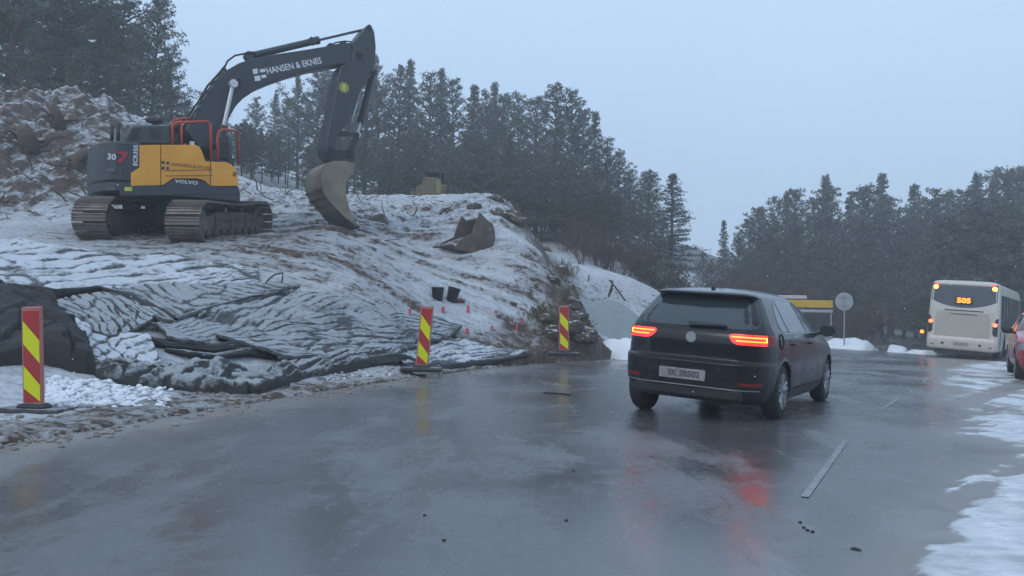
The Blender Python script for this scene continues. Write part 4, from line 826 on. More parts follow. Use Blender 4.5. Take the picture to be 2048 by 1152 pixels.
marker(1128, 612, 710, 20.7, 25, R(-1.0), R(4), 'farthest red and yellow marker board, before the rocky end of the slope', 1.19)
# buckets and red lid
M_BKTP = mat('black plastic bucket', (0.018, 0.022, 0.026), .4, dirt=(.05, .05, .05))
for px, tilt, lab in ((875, 0, 'black plastic bucket on the snowy slope, left of two'), (902, .25, 'black plastic bucket on the snowy slope, tilted, right of two')):
    p = hit(px, 604, 16, 24); t = thing('bucket', p, lab, 'bucket', 'black buckets on the slope', rz=.3); t.rotation_euler[1] = tilt
    b_ = MB(); n_ = 24; prof = [(.001, 0), (.125, 0), (.155, .33), (.165, .33), (.165, .36), (.150, .36), (.12, .03), (.001, .03)]
    b_.smooth = True; b_.grid([[(r_ * math.cos(2 * PI * k / n_), r_ * math.sin(2 * PI * k / n_), z) for k in range(n_ + 1)] for r_, z in prof]); b_.smooth = False; b_.build('shell', M_BKTP, t)
    b_ = MB(); b_.tube([(.165 * math.cos(a), .165 * math.sin(a), .32 + .0 * a) if k in (0, 10) else (.172 * math.cos(a), .172 * math.sin(a), .33 - .10 * math.sin(a)) for k, a in enumerate([PI * k / 10 for k in range(11)])], .006, 6); b_.build('handle', M_CHR, t)
p = hit(918, 606, 16, 24); b_ = MB(Matrix.Rotation(.3, 4, 'Z')); b_.box((0, 0, .05), (.30, .16, .07), bev=.02); b_.box((.02, 0, .09), (.12, .08, .03), bev=.01)
o = b_.build('tool_case', mat('dark red plastic', (.20, .03, .04), .5)); o.location = p; tag(o, 'small dark red case beside the tilted bucket', 'case')
# drill hole pipes
M_PIPE = mat('red plastic pipe', (0.48, 0.05, 0.09), .5, dirt=(.3, .08, .10)); grp = 'red plastic pipes standing in the slope'
plist = [(819.5, 645, 27, .065, 'tall red plastic pipe beside the bent wires, leftmost pipe'), (886.5, 631, 16, .08, 'short red pipe below the two black buckets'), (936, 628, 14, .08, 'short red pipe right of the buckets, second in the upper row'),
         (991, 631, 10, .07, 'smallest red pipe, right end of the upper row'), (935, 676, 18, .09, 'red pipe at the tip of the grey mat, low on the slope'), (985, 667, 14, .06, 'faded thin red pipe in the middle of the lower row'),
         (1033, 664, 16, .06, 'red pipe of a close pair, the lower left one'), (1045, 653, 16, .065, 'red pipe of a close pair, the upper right one')]
pr0 = None
for px, py, hpx, d_, lab in plist:
    p = hit(px, py, 14, 26); h_ = hpx * p.y / F_PX
    t = thing('plastic_pipe', p, lab, 'pipe', grp); t.rotation_euler = (random.Random(px).uniform(-.08, .08), random.Random(px + 1).uniform(-.08, .08), 0)
    b_ = MB(); n_ = 16; b_.smooth = True; b_.grid([[(r_ * math.cos(2 * PI * k / n_), r_ * math.sin(2 * PI * k / n_), z) for k in range(n_ + 1)] for r_, z in ((d_ / 2, -.15), (d_ / 2, h_), (d_ / 2 - .006, h_), (d_ / 2 - .006, h_ - .1))]); b_.smooth = False; b_.build('tube_wall', M_PIPE, t)
    b_ = MB(); b_.cyl((0, 0, h_ * .38), (0, 0, h_ * .50), d_ / 2 + .004, n=16); b_.build('band', M_BEDG, t)
# bent wires and bars
M_WIRE = mat('rusty dark wire', (.035, .028, .026), .6)
def wire(pts, r_, lab, Y=None):
    base = hit(pts[0][0], pts[0][1], 7, 30); Yb = base.y
    P = [at(x, y, Yb + (dy if len(q) > 2 else 0)) for q in pts for x, y, dy in [(q[0], q[1], q[2] if len(q) > 2 else 0)]]
    P = [base - Vector((0, 0, .15))] + P; b_ = MB(); b_.tube([p - base for p in P], r_, 6); o = b_.build('bent_wire', M_WIRE); o.location = base; tag(o, lab, 'wire', 'bent wires sticking out of the slope'); return o
wire([(528, 570), (540, 556), (550, 549), (566, 546), (565, 556), (563, 566)], .018, 'bent dark wire loop standing in snow above the striped mats')
wire([(30, 506), (22, 496), (24, 488), (34, 486)], .014, 'short curled dark wire at the far left of the slope')
wire([(770, 640), (782, 630), (794, 626), (806, 628)], .012, 'thin dark wire arc left of the tall red pipe')
wire([(800, 645), (804, 636), (812, 635), (820, 645)], .016, 'small dark wire hoop at the foot of the tall red pipe')
wire([(198, 678), (212, 672), (228, 666), (237, 668), (236, 676)], .010, 'thin twisted wire lying on the pale mat edge')
# spare bucket on the slope
SBK = at(930, 512, 24.2); SBK.z = hz(SBK.x, SBK.y) - .20
t = thing('digging_bucket', SBK, 'muddy brown excavator bucket lying on the snowy slope', 'bucket'); Mx = Matrix.Rotation(R(32), 4, 'Z')
prof = [(-.62, .10), (-.4, .0), (0, -.03), (.35, .0), (.58, .14), (.69, .40), (.66, .66), (.60, .84)]; n_ = len(prof); BWd = 1.15
M_BK2 = mat('rusty mud caked bucket', (.115, .092, .072), .7, dirt=(.045, .036, .03), dirt_amt=.9, scale=3, bump=.5, bscale=12)
b_ = MB(Mx); b_.smooth = True; b_.grid([[(x, y, z) for y in (-BWd / 2, 0, BWd / 2)] for x, z in prof]); b_.grid([[(x * .93, y, z + .05) for y in (-BWd / 2, 0, BWd / 2)] for x, z in prof]); b_.smooth = False; SHL = b_.build('shell', M_BK2, t)
for s_ in (-BWd / 2, BWd / 2 - .05):
    b_ = MB(Mx); b_.prism([(x, s_, z) for x, z in [(-.62, .10), (-.4, 0), (0, -.03), (.35, .0), (.58, .14), (.69, .40), (.66, .66), (.60, .84), (.36, .98), (.16, 1.16), (.02, .85), (-.10, .5), (-.5, .30)]], (0, .05, 0), .01); b_.build('side_plate', M_BK2, t)
b_ = MB(Mx); b_.prism([(.60, -BWd / 2 + .1, .80), (.36, -BWd / 2 + .1, 1.06), (.30, -BWd / 2 + .1, 1.0), (.52, -BWd / 2 + .1, .74)], (0, BWd - .2, 0), .01); b_.cyl((.36, -.3, 1.0), (.36, .3, 1.0), .05); b_.build('top_plate', M_BK2, t)
b_ = MB(Mx); b_.prism([(-.78, -BWd / 2 - .02, .15), (-.76, -BWd / 2 - .02, .19), (-.45, -BWd / 2 - .02, .05), (-.47, -BWd / 2 - .02, .01)], (0, BWd + .04, 0)); b_.build('cutting_edge', M_STL, t)
# small yellow machine behind the crest
YM = at(862, 392, 33.5); YM.z = hz(YM.x, YM.y); zz = at(862, 388, 33.5).z
t = thing('yellow_machine', (YM.x, YM.y, zz), 'small worn yellow machine with a dark roof behind the slope crest', 'machine')
M_OY = mat('faded dirty yellow paint', (.13, .11, .055), .6, dirt=(.05, .043, .03), dirt_amt=.8, scale=3)
b_ = MB(); b_.prism([(-.62, 0, -.9), (.62, 0, -.9), (.66, 0, .38), (.38, 0, .42), (.30, 0, .66), (-.28, 0, .72), (-.40, 0, .40), (-.66, 0, .25)], (0, 1.5, 0), .05); b_.build('body', M_OY, t)
b_ = MB(); b_.box((.05, .7, .92), (.9, 1.1, .09), Matrix.Rotation(.05, 3, 'Y'), bev=.03); b_.box((-.2, .7, .98), (.25, .4, .08), bev=.02); CN = b_.build('canopy', M_BLK, t)
for sx_, sy_ in ((-.3, .2), (.35, .2), (-.3, 1.2), (.35, 1.2)): b_ = MB(); b_.cyl((sx_, sy_, .5), (sx_, sy_, .9), .035); b_.build('post', M_BLK, t)
b_ = MB(); b_.box((.30, -.01, .30), (.2, .03, .55), bev=.01); b_.build('plate', mat('pale yellow panel', (.20, .18, .08), .5), t)
b_ = MB(); b_.box((.78, .5, .0), (.30, 1.2, .5), bev=.08); b_.build('counterweight', M_BLK, t); b_ = MB(); b_.box((-.75, .6, .0), (.3, .9, .28), bev=.06); b_.build('step', M_STL, t)
# signs
M_SGB = mat('grey sign back', (.36, .39, .40), .5, dirt=(.25, .27, .28), scale=3); M_POST = mat('galvanised post', (.36, .38, .40), .45, .4)
def sign_base(px, py, Y): p = at(px, py, Y); return p
p = at(1688, 676, 40.5); t = thing('round_sign', p, 'round grey traffic sign seen from behind on a single post', 'sign')
hS = (676 - 603) * 40.5 / F_PX; b_ = MB(); b_.cyl((0, -.012, hS), (0, .012, hS), .44, n=40); DK = b_.build('disc', M_SGB, t)
b_ = MB(); b_.cyl((0, -.03, -.4), (0, -.03, hS + .32), .035, n=12); b_.build('post', M_POST, t)
for dz_ in (-.2, .2): b_ = MB(); b_.box((0, -.045, hS + dz_), (.5, .02, .045)); b_.build('bracket', M_POST, DK)
p = at(1628, 668, 42); t = thing('direction_sign', p, 'long yellow direction sign on grey posts half hidden behind the dark car', 'sign')
px2 = F_PX / 42; M_SYL = mat('yellow sign face', (.62, .38, .02), .4, dirt=(.42, .27, .05), snow=.5)
b_ = MB(); b_.box((-.25, 0, (668 - 608) / px2), (2.4, .04, .38), bev=.01); FC = b_.build('face', M_SYL, t)
b_ = MB(); b_.box((-.25, -.022, (668 - 616.5) / px2), (2.4, .012, .05)); b_.build('border', M_PLA, FC)
b_ = MB(); b_.box((-.25, 0, (668 - 622) / px2), (2.4, .04, .14), bev=.01); b_.build('lower_plate', M_SGB, t)
for x in (-1.2, .88): b_ = MB(); b_.cyl((x, .05, -.6), (x, .05, (668 - 600) / px2), .035, n=10); b_.build('post', M_POST, t)
p = at(1575, 668, 43.5); t = thing('snow_topped_sign', p, 'pale snow-topped board just above the roof of the dark car, behind the yellow sign', 'sign')
b_ = MB(); b_.box((0, 0, (668 - 594) / F_PX * 43.5), (2.0, .06, .18), bev=.02); b_.build('face', mat('pale board', (.58, .52, .52), .6, snow=1), t)
for x in (-.8, .8): b_ = MB(); b_.cyl((x, .06, -.6), (x, .06, (668 - 594) / F_PX * 43.5), .035, n=10); b_.build('post', M_POST, t)
# stakes on the snow bank
def bar(pts, Y, r_, name, lab, cat, grp=None):
    P = [at(x, y, Y) for x, y in pts]; base = P[0].copy(); b_ = MB(); b_.tube([q - base for q in P], r_, 6); o = b_.build(name, M_WIRE); o.location = base; tag(o, lab, cat, grp); return o
bar([(1173, 586), (1176, 568), (1178, 550)], 32.0, .028, 'stake', 'lone dark stake standing on the snow bank near the slope', 'stake')
t = thing('survey_tripod', at(1226, 590, 31.2), 'dark leaning prop with long legs on the snow bank above the gravel', 'tripod'); b0 = t.location.copy()
for pts in ([(1217, 592), (1222, 576), (1226, 562), (1219, 561)], [(1219, 560), (1232, 576), (1250, 601)], [(1225, 566), (1224, 580), (1217, 594)]):
    b_ = MB(); b_.tube([at(x, y, 31.2) - b0 for x, y in pts], .03, 6); b_.build('leg', M_WIRE, t)
# roadside delineator with small red light
for px, py, c_, lab in ((1844, 663, 1, 'small red road light on a thin stick left of the bus'), (1727, 658, 2, 'faint red road light on a thin stick before the trees')):
    t = thing('road_light', at(px, 696, 41 if c_ == 1 else 44), lab, 'road light'); hh_ = (696 - py) / F_PX * (41 if c_ == 1 else 44)
    b_ = MB(); b_.cyl((0, 0, -.3), (0, 0, hh_), .015, n=6); b_.build('stick', M_WIRE, t)
    b_ = MB(); b_.cyl((0, -.03, hh_), (0, .03, hh_), .085 if c_ == 1 else .05, n=12); b_.build('lens', M_LAMPO if c_ == 1 else M_REFL, t)
# gravel heap
def lump(name, c, rx_, ry_, h_, m_, seed, label, cat, nn=60, rough_=.12, kind=None, pw=1.0):
    c = Vector(c); b_ = MB(); P = []
    for i in range(nn + 1):
        u = i / nn; row = []
        for j in range(2 * nn + 1):
            a = 2 * PI * j / (2 * nn); x = math.cos(a) * u * rx_; y = math.sin(a) * u * ry_
            z = h_ * (1 - u ** 1.35) ** pw if pw != 1 else h_ * max(0, 1 - math.sqrt(u * u + .012) ) * 1.05
            row.append([x, y, z])
        P.append(row)
    A = np.array(P); N_ = fbm(A[..., 0].ravel() * 1.3 + seed, A[..., 1].ravel() * 1.3, seed, 4).reshape(A.shape[:2]); rad = np.hypot(A[..., 0] / rx_, A[..., 1] / ry_)
    A[..., 2] += N_ * rough_ * (1 - rad * .7) ; A[..., 2] -= .25 * (rad > .97)
    g_ = H((A[..., 0] + c.x).ravel(), (A[..., 1] + c.y).ravel()).reshape(A.shape[:2]); g_ = np.maximum(g_, bank((A[..., 0] + c.x), (A[..., 1] + c.y)))
    A[..., 2] = np.maximum(A[..., 2] + float(c.z), g_ - .08 * (rad > .9)) - c.z if False else A[..., 2] + (g_ - c.z) * (rad) 
    b_.smooth = True; b_.grid(A.tolist()); b_.smooth = False; o = b_.build(name, m_); o.location = c; tag(o, label, cat, kind=kind); return o
M_GRV = mat('pale grey gravel', (.25, .29, .30), .9, dirt=(.17, .20, .21), scale=2, bump=.6, bscale=22)
gb = at(1222, 668, 28.0); lump('gravel_pile', (gb.x + .1, gb.y + .9, gb.z - .05), 1.95, 2.0, 1.22, M_GRV, 3, 'smooth grey gravel pile in front of the snow bank', 'gravel pile', 50, .07, pw=1.25)
M_SNW = mat('clean snow', (.78, .81, .86), .8, dirt=(.55, .57, .60), dirt_amt=.5, scale=1.6, bump=.6, bscale=6)
# ---- snow clods on the verge (nobody could count them)
rnd = random.Random(4)
def clod(mb, c, r_, sq=.7):
    n1_, n2_ = 6, 5; ph = rnd.random() * 9; P = []
    for i in range(n2_ + 1):
        th = PI * i / n2_; P.append([(c[0] + r_ * math.sin(th) * math.cos(2 * PI * j / n1_) * (1 + .25 * math.sin(ph + 3 * j % 6 + i)), c[1] + r_ * math.sin(th) * math.sin(2 * PI * j / n1_) * (1 + .25 * math.cos(ph + 2 * j % 6)), c[2] + r_ * sq * math.cos(th)) for j in range(n1_ + 1)])
    mb.smooth = True; mb.grid(P); mb.smooth = False
mb = MB()
for k in range(1100):
    px = 95 + 250 * rnd.random() ** 1.2 if k < 900 else rnd.uniform(560, 800); py = (rnd.uniform(768, 818) if k < 900 else rnd.uniform(735, 768) - (px - 560) * .06) - (0 if px > 130 else 0)
    if px < 345 and rnd.random() < (px - 90) / 420: continue
    p = hit(px, py, 7, 18); r_ = rnd.uniform(.012, .05) * (1 if k < 900 else .6) * (1.7 if rnd.random() < .08 else 1); clod(mb, (p.x, p.y, p.z + r_ * .25 + (.05 if px < 220 else 0) * rnd.random()), r_)
tag(mb.build('snow_clods', M_SNW), 'loose lumps of fresh snow along the verge below the mats', 'snow clods', kind='stuff')
ps = hit(160, 800, 7, 14); 
M_GRIT = mat('dirty slush', (.30, .27, .25), .7, dirt=(.10, .085, .075), dirt_amt=.9, scale=9, bump=.5)
mb = MB()
for k in range(1500):
    i = rnd.randrange(0, 9); s_ = rnd.random() ** .8; (x0, y0), (x1, y1) = TOE[2 + i % 6], TOE[3 + i % 6]; u = rnd.random(); x = x0 + (x1 - x0) * u; y = y0 + (y1 - y0) * u
    dx, dy = x1 - x0, y1 - y0; l = math.hypot(dx, dy); off = rnd.gauss(.35, .35); x += -dy / l * off; y += dx / l * off; r_ = rnd.uniform(.012, .045); clod(mb, (x, y, max(0, hz(x, y)) + r_ * .2), r_, .5)
tag(mb.build('slush_lumps', M_GRIT), 'brown gritty slush lumps strewn along the road edge', 'slush', kind='stuff')
# stick on road
p0 = Vector((*gp(1090, 786), .01)); p1 = Vector((*gp(1145, 790), .01)); b_ = MB(); b_.tube([(0, 0, 0), (p1 - p0) * .5 + Vector((0, .03, .004)), p1 - p0], .012, 5); o = b_.build('stick', M_WIRE); o.location = p0; tag(o, 'thin dark stick lying on the wet road', 'stick')
# small dark stones / ice lumps on the road at the lower right
mb = MB()
for px, py in ((1152, 940), (1140, 1038), (858, 1028), (1603, 1042), (1610, 1052), (1618, 1057), (1628, 1060), (898, 1077)): x, y = gp(px, py); clod(mb, (x, y, .004), .012, .5)
for a, b2 in (((1712, 1094), (1718, 1096)),):
    for k in range(6): u = k / 5; x, y = gp(a[0] + (b2[0] - a[0]) * u, a[1] + (b2[1] - a[1]) * u); clod(mb, (x, y, .003), .016 + .008 * rnd.random(), .35)
tag(mb.build('road_grit', mat('dark grit', (.04, .038, .036), .8)), 'small dark stones and grit on the wet road', 'grit', kind='stuff')
# ================================================================ COVER MATS ON THE SLOPE
def polyres(pts, n_):
    P = [Vector((p[0], p[1], 0)) for p in pts]; L = [0]
    for i in range(1, len(P)): L.append(L[-1] + (P[i] - P[i - 1]).length)
    out_ = []
    for k in range(n_ + 1):
        d = L[-1] * k / n_; i = min(max(int(np.searchsorted(L, d, side='right')) - 1, 0), len(P) - 2); t = (d - L[i]) / max(L[i + 1] - L[i], 1e-6); q = P[i].lerp(P[i + 1], t); out_.append((q.x, q.y))
    return out_
def mat_shader(name, dark, pale, snowc, snow_amt=1.0, dens=2.0):
    m, n, b = newmat(name); v = OBJV(n); nz1 = NZ(n, 1.2, 6, .6, v, .5); nz2 = NZ(n, 11, 5, .65, v); nz3 = NZ(n, 45, 3, .6, v)
    g_ = n.nodes.new('ShaderNodeNewGeometry'); s_ = n.nodes.new('ShaderNodeSeparateXYZ'); n.links.new(g_.outputs['Normal'], s_.inputs[0])
    base = MIX(n, MR(n, nz2, .35, .65), dark, pale)
    k = MA(n, 'ADD', ATT(n, 'top'), MA(n, 'ADD', MR(n, nz1, .3, .7, -.45, .35), MR(n, nz2, .3, .7, -.3, .3))); k = MA(n, 'ADD', k, MR(n, s_.outputs['Z'], .5, .95, -.5, .1))
    n.links.new(MIX(n, MR(n, k, .15, .75, 0, snow_amt), base, snowc), b.inputs['Base Color']); b.inputs['Roughness'].default_value = .65
    BUMP(n, b, MA(n, 'ADD', nz2, MA(n, 'MULTIPLY', nz3, .4)), .6, .03); return m
M_MAT1 = mat_shader('grey quilted winter mat', (.028, .032, .035), (.085, .093, .095), (.36, .39, .415), .85)
M_MAT2 = mat_shader('snow dusted winter mat', (.04, .045, .05), (.12, .13, .135), (.58, .62, .67), .9)
M_MAT4 = mat_shader('dark mat with snow on top', (.008, .010, .011), (.03, .034, .036), (.40, .43, .45), .75)
M_MAT3 = mat_shader('black winter mat', (.004, .005, .006), (.013, .014, .016), (.20, .22, .24), .04)
def drape(name, top, bot, label, m_, nu_=90, nv_=60, ribs=12, skew=0.0, amp=.045, off=.09, wav=.05, seed=1, lift=None, thick=.06, group='quilted winter mats covering the slope', cross=0, warp=.35, y0=7, y1=28):
    """mat laid on the slope between two outlines; ribs run across it"""
    T = [hit(x, y, y0, y1) for x, y in polyres(top, 14)]; B = [hit(x, y, y0, y1) for x, y in polyres(bot, 14)]
    def row(L, u): f = u * 14; i = min(int(f), 13); return L[i].lerp(L[i + 1], f - i)
    U, V = np.meshgrid(np.linspace(0, 1, nu_ + 1), np.linspace(0, 1, nv_ + 1), indexing='ij')
    TX = np.array([[row(T, u).x, row(T, u).y] for u in np.linspace(0, 1, nu_ + 1)]); BX = np.array([[row(B, u).x, row(B, u).y] for u in np.linspace(0, 1, nu_ + 1)])
    X = TX[:, None, 0] * (1 - V) + BX[:, None, 0] * V; Yy = TX[:, None, 1] * (1 - V) + BX[:, None, 1] * V
    X = X + .05 * fbm(X * 1.5, Yy * 1.5, seed, 3) * 1.0; Yy = Yy + .06 * fbm(X * 1.2 + 9, Yy * 1.2, seed + 3, 3)
    ph = (V + skew * U) * ribs + warp * fbm(U * 3.0, V * 2.0, seed + 7, 3); fr = ph - np.floor(ph)
    gd = np.clip(.85 + .8 * fbm(U * 9, V * 7, seed + 21, 3), .0, 1); rib = 1 - gd * np.exp(-((fr - .5) / .085) ** 2) - .2 * np.abs(fr - .5)
    cr_ = np.exp(-(fbm(U * 2.6 + seed, V * 1.7 + .4 * U, seed + 31, 3) / .075) ** 2) + .35 * np.exp(-(fbm(U * 6 + seed, V * 2.2, seed + 37, 2) / .05) ** 2); rib = rib - .55 * np.clip(cr_, 0, 1)
    if cross: ph2 = U * cross + .3 * fbm(U * 4, V * 4, seed + 9, 2); rib = rib * (1 - .9 * np.exp(-((ph2 - np.floor(ph2) - .5) / .085) ** 2))
    Z = np.maximum(H(X.ravel(), Yy.ravel()), bank(X.ravel(), Yy.ravel())).reshape(X.shape) + off + amp * rib + wav * fbm(X * 1.1, Yy * 2.0, seed + 11, 4)
    if lift is not None: Z = Z + lift(U, V)
    mb = MB(); n1_, n2_ = nu_ + 1, nv_ + 1
    vs = np.stack([X, Yy, Z], -1).reshape(-1, 3); org = vs.mean(0); vs = vs - org
    fs = [(i * n2_ + j, i * n2_ + j + 1, (i + 1) * n2_ + j + 1, (i + 1) * n2_ + j) for i in range(nu_) for j in range(nv_)]
    border = [i * n2_ for i in range(n1_)] + [(n1_ - 1) * n2_ + j for j in range(1, n2_)] + [i * n2_ + n2_ - 1 for i in range(n1_ - 2, -1, -1)] + [j for j in range(n2_ - 2, 0, -1)]
    b0 = len(vs); ev = vs[border].copy(); ev[:, 2] -= thick; cx_ = np.array([0, 0, 0]); ev[:, :2] *= .995; vs2 = np.concatenate([vs, ev]); k_ = len(border)
    fs += [(border[i], border[(i + 1) % k_], b0 + (i + 1) % k_, b0 + i) for i in range(k_)]
    me = bpy.data.meshes.new(name); me.from_pydata(vs2.tolist(), [], fs); me.polygons.foreach_set('use_smooth', [True] * len(fs))
    a_ = me.attributes.new('top', 'FLOAT', 'POINT'); a_.data.foreach_set('value', np.concatenate([(rib * 1.25 - .35).ravel(), np.full(k_, -1.0)]).astype(np.float32))
    me.materials.append(m_); me.validate(); o = bpy.data.objects.new(name, me); C.objects.link(o); o.location = org; tag(o, label, 'mat', group); return o
# upper left field under light snow
drape('winter_mat', [(-60, 480), (150, 505), (330, 520), (520, 545)], [(-60, 575), (90, 600), (200, 615), (420, 640), (520, 600)], 'snow-dusted mat field above the black mats at the left, nearest the excavator tracks', M_MAT2, ribs=8, skew=1.2, amp=.06, nu_=150, nv_=90, seed=3, off=.07, wav=.07)
drape('winter_mat', [(95, 625), (150, 612), (205, 604), (255, 612), (310, 636)], [(150, 668), (190, 690), (225, 698), (262, 690), (306, 655)], 'grey ribbed mat with slanting ribs right of the black mat heap', M_MAT1, ribs=3, skew=-3.2, amp=.08, nu_=130, nv_=60, seed=5, off=.12, warp=.2, wav=.03)
drape('winter_mat', [(205, 600), (300, 590), (420, 592), (500, 588), (600, 592)], [(262, 640), (330, 662), (372, 668), (430, 640), (560, 606)], 'grey ribbed mat with its upper edge overlapping, in the middle of the mat field', M_MAT1, ribs=5, skew=-2.6, amp=.08, nu_=120, nv_=60, seed=9, off=.13, wav=.05)
drape('winter_mat', [(300, 664), (400, 640), (520, 605), (600, 594), (665, 606)], [(330, 700), (440, 712), (560, 712), (690, 700), (860, 672)], 'wide wrinkled mat between the dark gap and the bent wire loop', M_MAT1, ribs=9, skew=.9, amp=.075, nu_=170, nv_=80, seed=13, off=.10, wav=.06)
drape('winter_mat', [(430, 690), (560, 668), (700, 640), (800, 640), (925, 665)], [(560, 738), (640, 742), (720, 735), (800, 716), (900, 690)], 'wrinkled grey mat reaching to the middle marker board', M_MAT1, ribs=6.5, skew=-.9, amp=.07, nu_=150, nv_=70, seed=17, off=.15, wav=.06)
drape('winter_mat', [(820, 690), (900, 682), (960, 695), (1010, 712)], [(800, 738), (880, 736), (960, 732), (1060, 724)], 'low snowy mat strip right of the middle marker board', M_MAT2, ribs=5, skew=.8, amp=.05, nu_=90, nv_=40, seed=19, off=.08)
drape('winter_mat', [(120, 665), (160, 660), (230, 684), (300, 694)], [(170, 740), (200, 748), (250, 752), (330, 752)], 'pale stiff mat edge sloping down beside the black mat heap', M_MAT2, ribs=4, skew=1.2, amp=.04, nu_=80, nv_=40, seed=23, off=.16)
# black heap at the left
def heap_lift(h_): return lambda U, V: h_ * np.sin(np.clip(U, 0, 1) * PI * .9 + .25) * np.sin(V * PI) ** .6
drape('black_mat_heap', [(-120, 606), (0, 600), (50, 606), (110, 640), (150, 700)], [(-120, 735), (0, 738), (80, 728), (140, 745), (190, 752)], 'heap of folded black mats at the left edge behind the nearest marker board', M_MAT3, ribs=5, skew=.9, amp=.14, nu_=110, nv_=70, seed=29, off=.16, wav=.16, thick=.5, lift=heap_lift(.12), group=None, y0=9)
# folded edges and rolled mat ends
def roll(name, pts, radii, label, m_, seed=1, group='rolled and folded mat edges', flat=.75, y0=7):
    P = []; 
    for k, (x, y, dz) in enumerate(pts): q = hit(x, y, y0, 28); P.append(q + Vector((0, 0, dz)))
    # resample
    Q = []; Rr = []
    for i in range(len(P) - 1):
        for k in range(10): u = k / 10; Q.append(P[i].lerp(P[i + 1], u)); Rr.append(radii[i] * (1 - u) + radii[i + 1] * u)
    Q.append(P[-1]); Rr.append(radii[-1]); n_ = 26; org = sum(Q, Vector()) / len(Q); rows = []; tops = []
    for i, q in enumerate(Q):
        t = (Q[min(i + 1, len(Q) - 1)] - Q[max(i - 1, 0)]).normalized(); a = t.cross(Vector((0, 0, 1))).normalized(); b2 = a.cross(t)
        row = []
        for k in range(n_ + 1):
            an = 2 * PI * k / n_; rr = Rr[i] * (1 + .10 * float(vnoise(an * 5 % 31.4, i * .7, seed + 5)) + .16 * math.sin(an * 3 + i * .13 + seed) + .20 * float(vnoise(an * 2 % 12.56, i * .28, seed)) + .07 * abs(math.sin(i * .8)))
            row.append(q + a * math.cos(an) * rr + b2 * math.sin(an) * rr * flat - org); tops.append(math.sin(an) * .9 - .15)
        rows.append(row)
    b_ = MB(); b_.smooth = True; b_.grid(rows); b_.smooth = False; o = b_.build(name, m_); o.location = org
    a_ = o.data.attributes.new('top', 'FLOAT', 'POINT'); a_.data.foreach_set('value', np.array(tops, dtype=np.float32)); tag(o, label, 'mat', group); return o
roll('folded_mat_edge', [(-40, 585, .0), (30, 592, .12), (110, 606, .16), (200, 600, .20), (250, 614, .20), (300, 636, .20), (350, 658, .17)], [.12, .12, .10, .08, .08, .08, .05], 'dark folded mat edge running from the black heap down to the middle of the mats', M_MAT3, 2)
roll('folded_mat_edge', [(350, 662, .20), (420, 638, .20), (500, 616, .20), (545, 604, .18), (585, 590, .14)], [.04, .06, .06, .05, .03], 'thin dark fold rising to the right below the wire loop', M_MAT1, 3)
roll('folded_mat_edge', [(620, 612, .04), (640, 604, .06), (672, 606, .03)], [.04, .08, .04], 'short dark folded corner right of the wire loop', M_MAT3, 4)
roll('folded_mat_edge', [(235, 700, -.02), (290, 690, .03), (350, 700, .05), (420, 708, .06), (500, 704, .10), (560, 716, .06), (600, 722, .0)], [.05, .12, .12, .10, .13, .10, .05], 'black folded layer in the gap between the upper mats and the rolled edge', M_MAT3, 5)
def sag(h_, sd): return lambda U, V: h_ * np.sin(V * PI) ** .5 * np.sin(np.clip(U * .94 + .03, 0, 1) * PI) ** .3 * (1 + .32 * fbm(U * 7, V * 2, sd, 3)) + .022 * fbm(U * 22, V * 6, sd + 5, 3)
drape('rolled_mat', [(178, 742), (250, 744), (330, 746), (420, 748), (505, 760)], [(188, 764), (250, 772), (330, 778), (420, 786), (500, 792)], 'rolled mat edge with sagging folds along the foot of the slope', M_MAT4, ribs=2, skew=2.5, amp=.07, nu_=170, nv_=36, seed=41, off=.06, wav=.10, thick=.22, lift=sag(.19, 43), group='rolled and folded mat edges')
drape('rolled_mat', [(470, 748), (540, 742), (620, 728), (720, 714), (815, 704)], [(470, 788), (515, 792), (600, 766), (700, 742), (815, 728)], 'thick mat corner folded under at the lowest point of the mats', M_MAT4, ribs=2, skew=1.5, amp=.06, nu_=160, nv_=32, seed=47, off=.05, wav=.07, thick=.18, lift=sag(.15, 49), group='rolled and folded mat edges')
roll('folded_mat_edge', [(690, 738, .02), (740, 732, .07), (790, 728, .10), (835, 730, .05)], [.06, .14, .15, .06], 'dark green fold behind the middle marker board', mat_shader('dark green mat', (.012, .018, .014), (.035, .045, .036), (.4, .43, .43), .3), 8)
roll('folded_mat_edge', [(860, 742, .02), (920, 736, .04), (980, 729, .04), (1060, 724, .03)], [.06, .07, .08, .04], 'long dark mat edge lying along the road right of the middle marker board', M_MAT3, 9)
roll('folded_mat_edge', [(330, 706, .04), (380, 718, .08), (430, 722, .06), (500, 716, .10), (545, 722, .04)], [.04, .07, .06, .07, .03], 'thin pale lipped fold inside the dark gap above the rolled edge', M_MAT4, 12)
# rocks at the right-hand end of the slope and dry grass tufts
def rock(px, py, Y0_, r_, m_, seed, lab, sq=.7):
    p = hit(px, py, Y0_, 40); rr = random.Random(seed); n1_, n2_ = 18, 12; P = []
    for i in range(n2_ + 1):
        th = PI * i / n2_; row = []
        for j in range(n1_ + 1):
            a = 2 * PI * (j % n1_) / n1_; d_ = Vector((math.sin(th) * math.cos(a), math.sin(th) * math.sin(a), math.cos(th))); k = 1 + .35 * mnoise.noise(d_ * 1.6 + Vector((seed, 0, 0))) + .18 * mnoise.noise(d_ * 4 + Vector((0, seed, 0)))
            row.append((d_.x * r_ * k * 1.2, d_.y * r_ * k, d_.z * r_ * k * sq))
        P.append(row)
    b_ = MB(); b_.grid(P); o = b_.build('rock', m_, smooth=False); o.location = p; o.rotation_euler = (rr.uniform(-.4, .4), rr.uniform(-.4, .4), rr.uniform(0, 6)); tag(o, lab, 'rock', 'rocks at the broken end of the slope'); return o
